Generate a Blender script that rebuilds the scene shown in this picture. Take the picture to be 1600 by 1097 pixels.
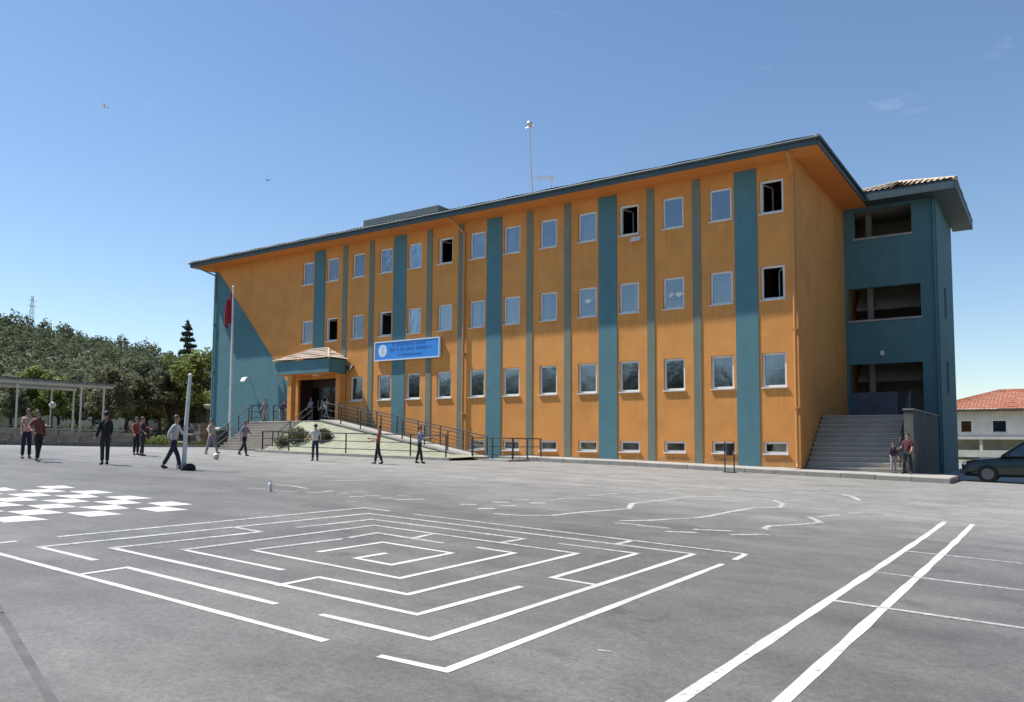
import bpy, bmesh, math, random
from mathutils import Vector, Matrix
for o in list(bpy.data.objects): bpy.data.objects.remove(o)
S = bpy.context.scene
COL = S.collection
rnd = random.Random(7)

# ------------------------------------------------------------------ camera
F = 1255.78; PX, PY = 766.0, 600.0            # focal length and principal point in photo pixels (photo 1600 x 1097)
CAM = Vector((34.094, -31.370, 0.8104))
yaw, pitch, roll = 0.614925, 0.073768, 0.0081046
fw = Vector((-math.sin(yaw)*math.cos(pitch), math.cos(yaw)*math.cos(pitch), math.sin(pitch)))
rt = Vector((math.cos(yaw), math.sin(yaw), 0)); up = rt.cross(fw)
CR = math.cos(roll)*rt + math.sin(roll)*up
CU = -math.sin(roll)*rt + math.cos(roll)*up
cam = bpy.data.cameras.new('camera'); co = bpy.data.objects.new('camera', cam); COL.objects.link(co)
m = Matrix((CR, CU, -fw)).transposed().to_4x4(); m.translation = CAM; co.matrix_world = m
cam.sensor_fit = 'HORIZONTAL'; cam.sensor_width = 36; cam.lens = F/1600*36
cam.shift_x = (800-PX)/1600; cam.shift_y = (PY-548.5)/1600
cam.clip_start = .1; cam.clip_end = 6000
S.camera = co

# ------------------------------------------------------------------ sky, sun, exposure
SUN = Vector((3.0, 1.0, -5.15)).normalized()  # direction the light travels
elev = math.asin(-SUN.z); azim = math.atan2(-SUN.x, -SUN.y)
W = bpy.data.worlds.new('World'); S.world = W; W.use_nodes = True
wn = W.node_tree.nodes; wl = W.node_tree.links
bg = wn['Background']
sky = wn.new('ShaderNodeTexSky'); sky.sky_type = 'NISHITA'; sky.sun_disc = False
sky.sun_elevation = elev; sky.sun_rotation = azim % (2*math.pi)
sky.altitude = 900; sky.air_density = 1.15; sky.dust_density = .25; sky.ozone_density = 2.2
bg.inputs['Strength'].default_value = .085
# a few thin fair-weather clouds
tc = wn.new('ShaderNodeTexCoord'); mp = wn.new('ShaderNodeMapping'); mp.inputs['Scale'].default_value = (1, 1, 3.2)
mp.inputs['Location'].default_value = (.37, .12, .2)
nz = wn.new('ShaderNodeTexNoise'); nz.inputs['Scale'].default_value = 3.4; nz.inputs['Detail'].default_value = 7; nz.inputs['Roughness'].default_value = .58
cr = wn.new('ShaderNodeValToRGB'); cr.color_ramp.elements[0].position = .635; cr.color_ramp.elements[1].position = .86
cr.color_ramp.elements[1].color = (.55, .55, .55, 1)
mx = wn.new('ShaderNodeMix'); mx.data_type = 'RGBA'
wl.new(tc.outputs['Generated'], mp.inputs['Vector']); wl.new(mp.outputs['Vector'], nz.inputs['Vector'])
wl.new(nz.outputs['Fac'], cr.inputs['Fac']); wl.new(cr.outputs['Color'], mx.inputs['Factor'])
hsv = wn.new('ShaderNodeHueSaturation'); hsv.inputs['Saturation'].default_value = 1.05; hsv.inputs['Value'].default_value = 1.24
wl.new(sky.outputs['Color'], hsv.inputs['Color']); wl.new(hsv.outputs['Color'], mx.inputs['A']); mx.inputs['B'].default_value = (7.5, 8.0, 8.6, 1)
wl.new(mx.outputs['Result'], bg.inputs['Color'])
sl = bpy.data.lights.new('sun', 'SUN'); sl.energy = 5.0; sl.angle = math.radians(.53); sl.color = (1, .955, .88)
so = bpy.data.objects.new('sun', sl); COL.objects.link(so); so.rotation_euler = SUN.to_track_quat('-Z', 'Y').to_euler()
so.location = (0, -20, 60)
S.render.engine = 'CYCLES'
S.view_settings.view_transform = 'Standard'; S.view_settings.look = 'None'
S.view_settings.exposure = 0.5; S.view_settings.gamma = 1.0; S.view_settings.use_curve_mapping = False
S.render.resolution_x = 1024; S.render.resolution_y = 702

# ------------------------------------------------------------------ photo rays -> places
def ray(u, v): return CR*((u-PX)/F) - CU*((v-PY)/F) + fw
def atY(u, v, Y): d = ray(u, v); return CAM + d*((Y-CAM.y)/d.y)
def atX(u, v, X): d = ray(u, v); return CAM + d*((X-CAM.x)/d.x)
def lerp_tab(x, T):
    if x <= T[0][0]: return T[0][1]
    for (a, b), (c, d) in zip(T, T[1:]):
        if x <= c: return b+(d-b)*(x-a)/(c-a)
    return T[-1][1]
NEAR = [(-60, 1.2), (-20, .6), (-8, .42), (0, .3), (6, .18), (10, .13), (14, .08), (20, -.05), (24.7, -.19), (28, -.28), (31, -.36), (36, -.5), (80, -1.0)]
FAR = [(-60, 1.2), (-8, .58), (2, .519), (50, -1.2186), (80, -1.6)]
def gz(x, y):
    f = lerp_tab(x, FAR); t = min(1, max(0, (y+18)/15)); t = t*t*(3-2*t)
    return f+(lerp_tab(x, NEAR)-f)*t
def G(u, v):
    d = ray(u, v); a, t = 1.0, 1.0
    while t < 160:
        P = CAM+d*t
        if P.z < gz(P.x, P.y): break
        a = t; t += .25
    b = t
    for _ in range(24):
        c = (a+b)/2; P = CAM+d*c
        if P.z < gz(P.x, P.y): b = c
        else: a = c
    return CAM+d*a

# ------------------------------------------------------------------ materials
def new_mat(name):
    m = bpy.data.materials.new(name); m.use_nodes = True
    return m, m.node_tree.nodes, m.node_tree.links, m.node_tree.nodes['Principled BSDF']
def mat(name, col, rough=.7, var=.12, scale=3.0, bump=.0, bscale=40.0, metal=0.0, spec=.5, dirt=0.0, dscale=.6, streak=False):
    """plain surface with uneven colour, fine relief and some dirt"""
    m, n, l, b = new_mat(name)
    b.inputs['Roughness'].default_value = rough; b.inputs['Metallic'].default_value = metal
    b.inputs['Specular IOR Level'].default_value = spec
    t = n.new('ShaderNodeTexCoord'); z = n.new('ShaderNodeTexNoise')
    geo = n.new('ShaderNodeNewGeometry')
    z.inputs['Scale'].default_value = scale; z.inputs['Detail'].default_value = 6; z.inputs['Roughness'].default_value = .6
    l.new(geo.outputs['Position'], z.inputs['Vector'])
    r = n.new('ShaderNodeValToRGB'); e = r.color_ramp.elements
    e[0].position = .3; e[1].position = .7
    e[0].color = tuple(c*(1-var) for c in col)+(1,); e[1].color = tuple(min(1, c*(1+var)) for c in col)+(1,)
    l.new(z.outputs['Fac'], r.inputs['Fac']); out = r.outputs['Color']
    if dirt:
        mp = n.new('ShaderNodeMapping'); mp.inputs['Scale'].default_value = (1, 1, .12) if streak else (1, 1, 1)
        z2 = n.new('ShaderNodeTexNoise'); z2.inputs['Scale'].default_value = dscale; z2.inputs['Detail'].default_value = 8; z2.inputs['Roughness'].default_value = .65
        l.new(geo.outputs['Position'], mp.inputs['Vector']); l.new(mp.outputs['Vector'], z2.inputs['Vector'])
        r2 = n.new('ShaderNodeValToRGB'); r2.color_ramp.elements[0].position = .46; r2.color_ramp.elements[1].position = .74
        l.new(z2.outputs['Fac'], r2.inputs['Fac'])
        mm = n.new('ShaderNodeMath'); mm.operation = 'MULTIPLY'; mm.inputs[1].default_value = dirt
        l.new(r2.outputs['Color'], mm.inputs[0])
        x = n.new('ShaderNodeMix'); x.data_type = 'RGBA'; x.blend_type = 'MULTIPLY'
        l.new(mm.outputs[0], x.inputs['Factor']); l.new(out, x.inputs['A']); x.inputs['B'].default_value = (.5, .47, .43, 1)
        out = x.outputs['Result']
    l.new(out, b.inputs['Base Color'])
    if bump:
        zb = n.new('ShaderNodeTexNoise'); zb.inputs['Scale'].default_value = bscale; zb.inputs['Detail'].default_value = 4
        l.new(geo.outputs['Position'], zb.inputs['Vector'])
        bp = n.new('ShaderNodeBump'); bp.inputs['Strength'].default_value = bump; bp.inputs['Distance'].default_value = .02
        l.new(zb.outputs['Fac'], bp.inputs['Height']); l.new(bp.outputs['Normal'], b.inputs['Normal'])
    return m
M = {}
M['orange'] = mat('orange_plaster', (.67, .288, .072), .85, .08, 1.1, .3, 50, dirt=.35, dscale=.5)
def weather_wall(m):
    """grime that has run down the render under every sill, and splash dirt at the foot"""
    n = m.node_tree.nodes; l = m.node_tree.links; b = n['Principled BSDF']; src = b.inputs['Base Color'].links[0].from_socket
    geo = n.new('ShaderNodeNewGeometry'); sp = n.new('ShaderNodeSeparateXYZ'); l.new(geo.outputs['Position'], sp.inputs[0])
    def mt(op, a, c=None, d=None):
        q = n.new('ShaderNodeMath'); q.operation = op
        for i, v in enumerate((a, c, d)):
            if v is None: continue
            if isinstance(v, (int, float)): q.inputs[i].default_value = v
            else: l.new(v, q.inputs[i])
        return q.outputs[0]
    def sm(v, a, c):
        q = n.new('ShaderNodeMapRange'); q.interpolation_type = 'SMOOTHSTEP'; q.inputs['From Min'].default_value = a; q.inputs['From Max'].default_value = c; l.new(v, q.inputs['Value']); return q.outputs[0]
    dx = mt('ABSOLUTE', mt('SUBTRACT', mt('FRACT', mt('DIVIDE', mt('ADD', sp.outputs['X'], 202.23), 2.0223)), .5))
    inx = sm(dx, .27, .17); t = mt('FRACT', mt('DIVIDE', mt('ADD', sp.outputs['Z'], 34-3.03), 3.4)); fz_ = sm(t, .55, 1.0)
    mp = n.new('ShaderNodeMapping'); mp.inputs['Scale'].default_value = (9, 1, .45); l.new(geo.outputs['Position'], mp.inputs['Vector'])
    z = n.new('ShaderNodeTexNoise'); z.inputs['Scale'].default_value = 1.0; z.inputs['Detail'].default_value = 6; z.inputs['Roughness'].default_value = .7; l.new(mp.outputs['Vector'], z.inputs['Vector'])
    st = mt('MULTIPLY', mt('MULTIPLY', inx, fz_), sm(z.outputs['Fac'], .42, .72))
    z2 = n.new('ShaderNodeTexNoise'); z2.inputs['Scale'].default_value = 1.7; z2.inputs['Detail'].default_value = 7; z2.inputs['Roughness'].default_value = .7; l.new(geo.outputs['Position'], z2.inputs['Vector'])
    ft = mt('MULTIPLY', sm(sp.outputs['Z'], 1.1, .0), sm(z2.outputs['Fac'], .38, .62))
    k = mt('MULTIPLY', mt('MAXIMUM', st, mt('MULTIPLY', ft, .9)), .4)
    x = n.new('ShaderNodeMix'); x.data_type = 'RGBA'; x.blend_type = 'MULTIPLY'; l.new(k, x.inputs['Factor']); l.new(src, x.inputs['A']); x.inputs['B'].default_value = (.42, .40, .37, 1)
    l.new(x.outputs['Result'], b.inputs['Base Color'])
weather_wall(M['orange'])
M['teal'] = mat('teal_plaster', (.080, .195, .225), .8, .08, 1.3, .25, 60, dirt=.35, dscale=.9, streak=True)
M['greyteal'] = mat('grey_teal_plaster', (.175, .205, .165), .85, .08, 1.5, .2, 60, dirt=.3, dscale=1.2, streak=True)
M['soffit'] = mat('orange_soffit', (.64, .225, .045), .8, .06, 1.0, .1, 40)
M['fascia'] = mat('dark_teal_fascia', (.05, .085, .10), .6, .1, 2.0, .1, 30, dirt=.3)
M['pipe'] = mat('painted_pipe', (.52, .25, .08), .5, .08, 4, 0)
M['tealpipe'] = mat('teal_pipe', (.16, .30, .34), .5, .08, 4, 0)
M['white'] = mat('white_pvc', (.74, .73, .70), .35, .05, 5, 0, dirt=.2, dscale=3)
M['sill'] = mat('sill_marble', (.66, .64, .60), .5, .08, 8, .05, 50, dirt=.3, dscale=3)
M['concrete'] = mat('concrete', (.36, .35, .33), .9, .14, 2.5, .3, 30, dirt=.45, dscale=1.2)
M['kerb'] = mat('kerb_stone', (.30, .285, .26), .9, .2, 5, .4, 25, dirt=.5, dscale=2.5)
M['step'] = mat('grey_step', (.42, .385, .33), .8, .12, 3, .2, 30, dirt=.4, dscale=1.5)
M['interior'] = mat('interior_wall', (.30, .28, .25), .9, .06, 1, 0)
M['black'] = mat('black_paint', (.018, .019, .021), .45, .15, 8, .05)
M['darkmetal'] = mat('dark_metal', (.03, .04, .045), .45, .15, 8, .05)
M['steel'] = mat('galvanised', (.50, .51, .52), .4, .1, 10, .05, metal=.4)
M['polewhite'] = mat('pole_paint', (.70, .70, .68), .45, .08, 6, .05, dirt=.4, dscale=4)
M['paleramp'] = mat('pale_green_paint', (.50, .52, .33), .8, .1, 2, .15, 40, dirt=.4, dscale=1.5)
M['stonewall'] = mat('planter_stone', (.33, .285, .23), .9, .22, 3, .5, 18, dirt=.5, dscale=1.2)
M['whitewall'] = mat('whitewash', (.55, .54, .50), .85, .1, 1, .2, 20, dirt=.5, dscale=.8)
M['trunk'] = mat('bark', (.075, .055, .042), .95, .3, 6, .6, 20)
M['brown'] = mat('dark_door_wood', (.045, .022, .015), .5, .2, 6, .1)
M['signblue'] = mat('sign_blue', (.04, .25, .70), .4, .06, 2, 0)
M['signtext'] = mat('sign_lettering', (.02, .12, .42), .4, .05, 2, 0)
M['signwhite'] = mat('sign_white', (.62, .72, .82), .4, .05, 6, 0)
M['flag'] = mat('red_flag_cloth', (.32, .018, .028), .85, .1, 6, .1)
M['ball'] = mat('football_leather', (.55, .55, .53), .5, .3, 18, .1)
M['rubber'] = mat('tyre_rubber', (.02, .02, .02), .85, .2, 10, .2)
M['grime'] = mat('dark_bin', (.035, .05, .045), .6, .2, 5, .1)
M['curtain'] = mat('curtain', (.62, .61, .56), .9, .1, 6, .2, 20)
M['paper'] = mat('paper', (.75, .75, .72), .9, .04, 6, 0)
M['sofa'] = mat('loggia_plaster', (.30, .28, .25), .9, .08, 1.5, .1)

def glass_mat(name, refl, tint):
    m, n, l, b = new_mat(name); n.remove(b)
    out = n['Material Output']
    tr = n.new('ShaderNodeBsdfTransparent'); tr.inputs['Color'].default_value = tint+(1,)
    gl = n.new('ShaderNodeBsdfGlossy'); gl.inputs['Roughness'].default_value = .09; gl.inputs['Color'].default_value = (.9, .95, 1, 1)
    fr = n.new('ShaderNodeFresnel'); fr.inputs['IOR'].default_value = 1.5
    ad = n.new('ShaderNodeMath'); ad.operation = 'ADD'; ad.use_clamp = True; ad.inputs[1].default_value = refl
    geo = n.new('ShaderNodeNewGeometry'); zb = n.new('ShaderNodeTexNoise'); zb.inputs['Scale'].default_value = 1.6
    bp = n.new('ShaderNodeBump'); bp.inputs['Strength'].default_value = .06; bp.inputs['Distance'].default_value = .1
    l.new(geo.outputs['Position'], zb.inputs['Vector']); l.new(zb.outputs['Fac'], bp.inputs['Height']); l.new(bp.outputs['Normal'], gl.inputs['Normal'])
    mi = n.new('ShaderNodeMixShader')
    l.new(fr.outputs[0], ad.inputs[0]); l.new(ad.outputs[0], mi.inputs['Fac'])
    l.new(tr.outputs[0], mi.inputs[1]); l.new(gl.outputs[0], mi.inputs[2]); l.new(mi.outputs[0], out.inputs['Surface'])
    return m
M['glass'] = glass_mat('window_glass', .13, (.7, .75, .78))
M['carglass'] = glass_mat('car_glass', .08, (.25, .3, .3))

def asphalt():
    m, n, l, b = new_mat('yard_asphalt')
    geo = n.new('ShaderNodeNewGeometry'); P = geo.outputs['Position']
    def noise(s, d=6, r=.6, vec=P):
        z = n.new('ShaderNodeTexNoise'); z.inputs['Scale'].default_value = s; z.inputs['Detail'].default_value = d; z.inputs['Roughness'].default_value = r
        l.new(vec, z.inputs['Vector']); return z.outputs['Fac']
    def ramp(f, p0, c0, p1, c1):
        r = n.new('ShaderNodeValToRGB'); e = r.color_ramp.elements
        e[0].position = p0; e[0].color = (c0, c0, c0, 1) if not isinstance(c0, tuple) else c0+(1,)
        e[1].position = p1; e[1].color = (c1, c1, c1, 1) if not isinstance(c1, tuple) else c1+(1,)
        l.new(f, r.inputs['Fac']); return r.outputs['Color']
    def mul(a, c, k=1.0, mode='MULTIPLY'):
        x = n.new('ShaderNodeMix'); x.data_type = 'RGBA'; x.blend_type = mode; x.inputs['Factor'].default_value = k
        l.new(a, x.inputs['A']); l.new(c, x.inputs['B']); return x.outputs['Result']
    base = ramp(noise(.22, 5, .55), .3, (.130, .126, .118), .72, (.166, .161, .151))
    # paler, dustier concrete apron towards the building, part of its lightness painted sheen
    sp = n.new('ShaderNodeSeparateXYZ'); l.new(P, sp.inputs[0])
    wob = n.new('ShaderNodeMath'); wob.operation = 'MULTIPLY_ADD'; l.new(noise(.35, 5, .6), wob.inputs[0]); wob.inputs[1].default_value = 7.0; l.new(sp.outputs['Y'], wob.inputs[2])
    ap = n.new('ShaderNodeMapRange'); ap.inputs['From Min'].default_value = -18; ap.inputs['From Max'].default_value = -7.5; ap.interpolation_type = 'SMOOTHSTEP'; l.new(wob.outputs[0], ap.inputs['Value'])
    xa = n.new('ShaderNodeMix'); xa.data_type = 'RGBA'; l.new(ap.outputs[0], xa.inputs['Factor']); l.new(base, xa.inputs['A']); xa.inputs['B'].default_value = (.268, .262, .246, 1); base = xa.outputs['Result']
    base = mul(base, ramp(noise(1.1, 6, .65), .32, .82, .66, 1.08))
    base = mul(base, ramp(noise(24, 4, .75), .25, .66, .75, 1.30))
    base = mul(base, ramp(noise(110, 3, .8), .25, .55, .75, 1.4), .9)
    # worn, dusty streaks running along the yard
    mp = n.new('ShaderNodeMapping'); mp.inputs['Scale'].default_value = (.22, 1.6, 1); mp.inputs['Rotation'].default_value = (0, 0, .35)
    l.new(P, mp.inputs['Vector'])
    base = mul(base, ramp(noise(1.0, 6, .6, mp.outputs['Vector']), .35, .86, .7, 1.16), .8)
    # oil and damp spots
    base = mul(base, ramp(noise(2.3, 3, .5), .66, 1.0, .76, .62), .8)
    base = mul(base, ramp(noise(.55, 7, .7), .34, .88, .60, 1.04), .8)
    # hairline cracks
    v = n.new('ShaderNodeTexVoronoi'); v.feature = 'DISTANCE_TO_EDGE'; v.inputs['Scale'].default_value = .23
    dn = n.new('ShaderNodeTexNoise'); dn.inputs['Scale'].default_value = 1.4; dn.inputs['Detail'].default_value = 5
    l.new(P, dn.inputs['Vector']); ad = n.new('ShaderNodeVectorMath'); ad.operation = 'ADD'
    l.new(P, ad.inputs[0]); l.new(dn.outputs['Color'], ad.inputs[1]); l.new(ad.outputs[0], v.inputs['Vector'])
    base = mul(base, ramp(v.outputs['Distance'], .0, .55, .004, 1.0), .4)
    l.new(base, b.inputs['Base Color']); b.inputs['Roughness'].default_value = .62; b.inputs['Specular IOR Level'].default_value = .42
    bp = n.new('ShaderNodeBump'); bp.inputs['Strength'].default_value = .2; bp.inputs['Distance'].default_value = .012
    l.new(noise(85, 4, .7), bp.inputs['Height']); l.new(bp.outputs['Normal'], b.inputs['Normal'])
    return m
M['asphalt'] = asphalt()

def paint_mat(name='road_paint', c=(.60, .595, .575), lo=.29, hi=.45, under=.17):
    """white paint, worn through to the asphalt in flecks"""
    m, n, l, b = new_mat(name)
    geo = n.new('ShaderNodeNewGeometry'); z = n.new('ShaderNodeTexNoise'); z.inputs['Scale'].default_value = 14; z.inputs['Detail'].default_value = 8; z.inputs['Roughness'].default_value = .75
    l.new(geo.outputs['Position'], z.inputs['Vector'])
    r = n.new('ShaderNodeValToRGB'); e = r.color_ramp.elements
    e[0].position = lo; e[0].color = (under, under, under, 1); e[1].position = hi; e[1].color = c+(1,)
    l.new(z.outputs['Fac'], r.inputs['Fac'])
    z2 = n.new('ShaderNodeTexNoise'); z2.inputs['Scale'].default_value = .9; z2.inputs['Detail'].default_value = 4
    l.new(geo.outputs['Position'], z2.inputs['Vector'])
    r2 = n.new('ShaderNodeValToRGB'); r2.color_ramp.elements[0].color = (.78, .78, .77, 1); r2.color_ramp.elements[0].position = .3; r2.color_ramp.elements[1].position = .6
    l.new(z2.outputs['Fac'], r2.inputs['Fac'])
    x = n.new('ShaderNodeMix'); x.data_type = 'RGBA'; x.blend_type = 'MULTIPLY'; x.inputs['Factor'].default_value = 1
    l.new(r.outputs['Color'], x.inputs['A']); l.new(r2.outputs['Color'], x.inputs['B'])
    l.new(x.outputs['Result'], b.inputs['Base Color']); b.inputs['Roughness'].default_value = .75
    return m
M['paint'] = paint_mat()
M['oldpaint'] = paint_mat('worn_road_paint', (.52, .52, .505), .34, .58, .18)
M['faint'] = paint_mat('faint_road_paint', (.46, .46, .445), .36, .62, .2)

def leaf_mat(name, c, var=.35):
    m, n, l, b = new_mat(name); out = n['Material Output']
    geo = n.new('ShaderNodeNewGeometry'); z = n.new('ShaderNodeTexNoise'); z.inputs['Scale'].default_value = .45; z.inputs['Detail'].default_value = 5; z.inputs['Roughness'].default_value = .7
    l.new(geo.outputs['Position'], z.inputs['Vector'])
    r = n.new('ShaderNodeValToRGB'); e = r.color_ramp.elements; e[0].position = .32; e[1].position = .68
    e[0].color = tuple(q*(1-var) for q in c)+(1,); e[1].color = tuple(q*(1+var) for q in c)+(1,)
    l.new(z.outputs['Fac'], r.inputs['Fac'])
    oi = n.new('ShaderNodeObjectInfo'); hs = n.new('ShaderNodeHueSaturation'); mr = n.new('ShaderNodeMapRange')
    mr.inputs['To Min'].default_value = .7; mr.inputs['To Max'].default_value = 1.3; l.new(oi.outputs['Random'], mr.inputs['Value'])
    l.new(mr.outputs[0], hs.inputs['Value']); l.new(r.outputs['Color'], hs.inputs['Color'])
    l.new(hs.outputs['Color'], b.inputs['Base Color']); b.inputs['Roughness'].default_value = .7; b.inputs['Specular IOR Level'].default_value = .25
    ts = n.new('ShaderNodeBsdfTranslucent'); l.new(hs.outputs['Color'], ts.inputs['Color'])
    mi = n.new('ShaderNodeMixShader'); mi.inputs['Fac'].default_value = .4
    l.new(b.outputs[0], mi.inputs[1]); l.new(ts.outputs[0], mi.inputs[2]); l.new(mi.outputs[0], out.inputs['Surface'])
    return m
M['pine'] = leaf_mat('pine_needles', (.085, .105, .055))
M['olive'] = leaf_mat('olive_leaves', (.15, .16, .095))
M['bright'] = leaf_mat('spring_leaves', (.17, .21, .06))
M['wood'] = leaf_mat('hillside_leaves', (.098, .116, .066), .5)
M['grassblade'] = leaf_mat('grass_blades', (.12, .15, .045))
M['earth'] = mat('dry_grass_earth', (.17, .17, .095), .95, .3, .25, .4, 3, dirt=.4, dscale=.08)

def tile_mat(name, c):
    m, n, l, b = new_mat(name)
    geo = n.new('ShaderNodeNewGeometry'); z = n.new('ShaderNodeTexNoise'); z.inputs['Scale'].default_value = 5; z.inputs['Detail'].default_value = 7; z.inputs['Roughness'].default_value = .75
    l.new(geo.outputs['Position'], z.inputs['Vector']); r = n.new('ShaderNodeValToRGB'); e = r.color_ramp.elements
    e[0].position = .3; e[1].position = .7; e[0].color = tuple(q*.62 for q in c)+(1,); e[1].color = tuple(min(1, q*1.35) for q in c)+(1,)
    l.new(z.outputs['Fac'], r.inputs['Fac']); l.new(r.outputs['Color'], b.inputs['Base Color']); b.inputs['Roughness'].default_value = .85
    return m
M['tile'] = tile_mat('clay_tile', (.42, .27, .19))
M['redtile'] = tile_mat('red_clay_tile', (.36, .13, .075))
M['paletile'] = tile_mat('sun_bleached_tile', (.46, .375, .30))

# ------------------------------------------------------------------ mesh helpers
class MB:
    def __init__(s): s.v = []; s.f = []; s.mi = []; s.cur = 0
    def add(s, vs, fs):
        o = len(s.v); s.v += [tuple(q) for q in vs]; s.f += [tuple(i+o for i in f) for f in fs]; s.mi += [s.cur]*len(fs); return s
    def box(s, x0, x1, y0, y1, z0, z1):
        return s.add([(x0, y0, z0), (x1, y0, z0), (x1, y1, z0), (x0, y1, z0), (x0, y0, z1), (x1, y0, z1), (x1, y1, z1), (x0, y1, z1)],
                     [(0, 3, 2, 1), (4, 5, 6, 7), (0, 1, 5, 4), (1, 2, 6, 5), (2, 3, 7, 6), (3, 0, 4, 7)])
    def quad(s, a, b, c, d): return s.add([a, b, c, d], [(0, 1, 2, 3)])
    def bar(s, a, b, w, h=None):
        """box-section bar from a to b"""
        h = h or w; a = Vector(a); b = Vector(b); d = (b-a).normalized()
        ref = Vector((0, 0, 1)) if abs(d.z) < .95 else Vector((1, 0, 0))
        x = d.cross(ref).normalized(); y = x.cross(d)
        P = [p+x*sx*w/2+y*sy*h/2 for p in (a, b) for sx, sy in ((-1, -1), (1, -1), (1, 1), (-1, 1))]
        return s.add(P, [(0, 3, 2, 1), (4, 5, 6, 7), (0, 1, 5, 4), (1, 2, 6, 5), (2, 3, 7, 6), (3, 0, 4, 7)])
    def tube(s, pts, r, n=8, cap=True):
        pts = [Vector(p) for p in pts]; R_ = r if isinstance(r, (list, tuple)) else [r]*len(pts)
        vs = []; fs = []
        for i, p in enumerate(pts):
            d = (pts[min(i+1, len(pts)-1)]-pts[max(i-1, 0)]).normalized()
            ref = Vector((0, 0, 1)) if abs(d.z) < .9 else Vector((1, 0, 0))
            x = d.cross(ref).normalized(); y = x.cross(d)
            vs += [p+x*math.cos(2*math.pi*k/n)*R_[i]+y*math.sin(2*math.pi*k/n)*R_[i] for k in range(n)]
        for i in range(len(pts)-1):
            fs += [(i*n+k, i*n+(k+1) % n, (i+1)*n+(k+1) % n, (i+1)*n+k) for k in range(n)]
        if cap: fs += [tuple(range(n))[::-1], tuple(range((len(pts)-1)*n, len(pts)*n))]
        return s.add(vs, fs)
    def prism(s, poly, d):
        """poly: 3-D points of a flat outline, pushed by vector d"""
        n = len(poly); d = Vector(d); vs = [Vector(p) for p in poly]+[Vector(p)+d for p in poly]
        return s.add(vs, [tuple(range(n))[::-1], tuple(range(n, 2*n))]+[(i, (i+1) % n, n+(i+1) % n, n+i) for i in range(n)])
    def lathe(s, c, prof, n=12):
        vs = []; fs = []
        for r, z in prof: vs += [(c[0]+r*math.cos(2*math.pi*k/n), c[1]+r*math.sin(2*math.pi*k/n), c[2]+z) for k in range(n)]
        for i in range(len(prof)-1): fs += [(i*n+k, i*n+(k+1) % n, (i+1)*n+(k+1) % n, (i+1)*n+k) for k in range(n)]
        fs += [tuple(range(n))[::-1], tuple(range((len(prof)-1)*n, len(prof)*n))]
        return s.add(vs, fs)
    def ball(s, c, r, nu=12, nv=8, sx=1, sy=1, sz=1):
        prof = []
        vs = [(c[0], c[1], c[2]-r*sz)]; fs = []
        for j in range(1, nv):
            t = math.pi*j/nv
            vs += [(c[0]+r*sx*math.sin(t)*math.cos(2*math.pi*k/nu), c[1]+r*sy*math.sin(t)*math.sin(2*math.pi*k/nu), c[2]-r*sz*math.cos(t)) for k in range(nu)]
        vs.append((c[0], c[1], c[2]+r*sz)); L = len(vs)-1
        fs += [(0, 1+(k+1) % nu, 1+k) for k in range(nu)]
        for j in range(nv-2): fs += [(1+j*nu+k, 1+j*nu+(k+1) % nu, 1+(j+1)*nu+(k+1) % nu, 1+(j+1)*nu+k) for k in range(nu)]
        fs += [(1+(nv-2)*nu+k, 1+(nv-2)*nu+(k+1) % nu, L) for k in range(nu)]
        return s.add(vs, fs)
    def mesh(s, name, org=(0, 0, 0), mats=(), smooth=False):
        me = bpy.data.meshes.new(name); o = Vector(org)
        me.from_pydata([Vector(v)-o for v in s.v], [], s.f)
        for q in mats: me.materials.append(M[q] if isinstance(q, str) else q)
        if any(s.mi): me.polygons.foreach_set('material_index', s.mi)
        if smooth: me.polygons.foreach_set('use_smooth', [True]*len(s.f))
        me.update(); return me
ORG = {}
def link(name, data, parent=None):
    o = bpy.data.objects.new(name, data); COL.objects.link(o)
    if parent is not None: o.parent = parent
    return o
def tag(o, label=None, cat=None, group=None, kind=None):
    if label: o['label'] = label
    if cat: o['category'] = cat
    if group: o['group'] = group
    if kind: o['kind'] = kind
    return o
def thing(name, label, cat, loc=(0, 0, 0), group=None, rz=0):
    o = link(name, None); o.location = loc; o.rotation_euler.z = rz; o.empty_display_size = .3
    ORG[o.name] = Vector(loc); return tag(o, label, cat, group)
def part(name, mb, m, parent, label=None, smooth=False):
    """mesh given in world coordinates under an unrotated thing (or a part of one)"""
    org = ORG[parent.name]; ms = m if isinstance(m, (list, tuple)) else (m,)
    o = link(name, mb.mesh(name, org, ms, smooth), parent); ORG[o.name] = org
    if label: o['label'] = label
    return o
def lpart(name, mb, m, parent, smooth=False, label=None):
    """mesh given in the thing's own coordinates"""
    ms = m if isinstance(m, (list, tuple)) else (m,)
    o = link(name, mb.mesh(name, (0, 0, 0), ms, smooth), parent)
    if label: o['label'] = label
    return o
def single(name, mb, m, label, cat, org=(0, 0, 0), group=None, smooth=False):
    ms = m if isinstance(m, (list, tuple)) else (m,)
    o = link(name, mb.mesh(name, org, ms, smooth)); o.location = org; ORG[o.name] = Vector(org)
    return tag(o, label, cat, group)
def struct(name, mb, m, label=None, smooth=False, kind='structure'):
    ms = m if isinstance(m, (list, tuple)) else (m,)
    o = link(name, mb.mesh(name, (0, 0, 0), ms, smooth)); ORG[o.name] = Vector((0, 0, 0))
    return tag(o, label, None, None, kind)
def copy_tree(o, parent=None):
    c = o.copy(); COL.objects.link(c); c.parent = parent
    for ch in list(o.children): copy_tree(ch, c)
    return c

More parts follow.
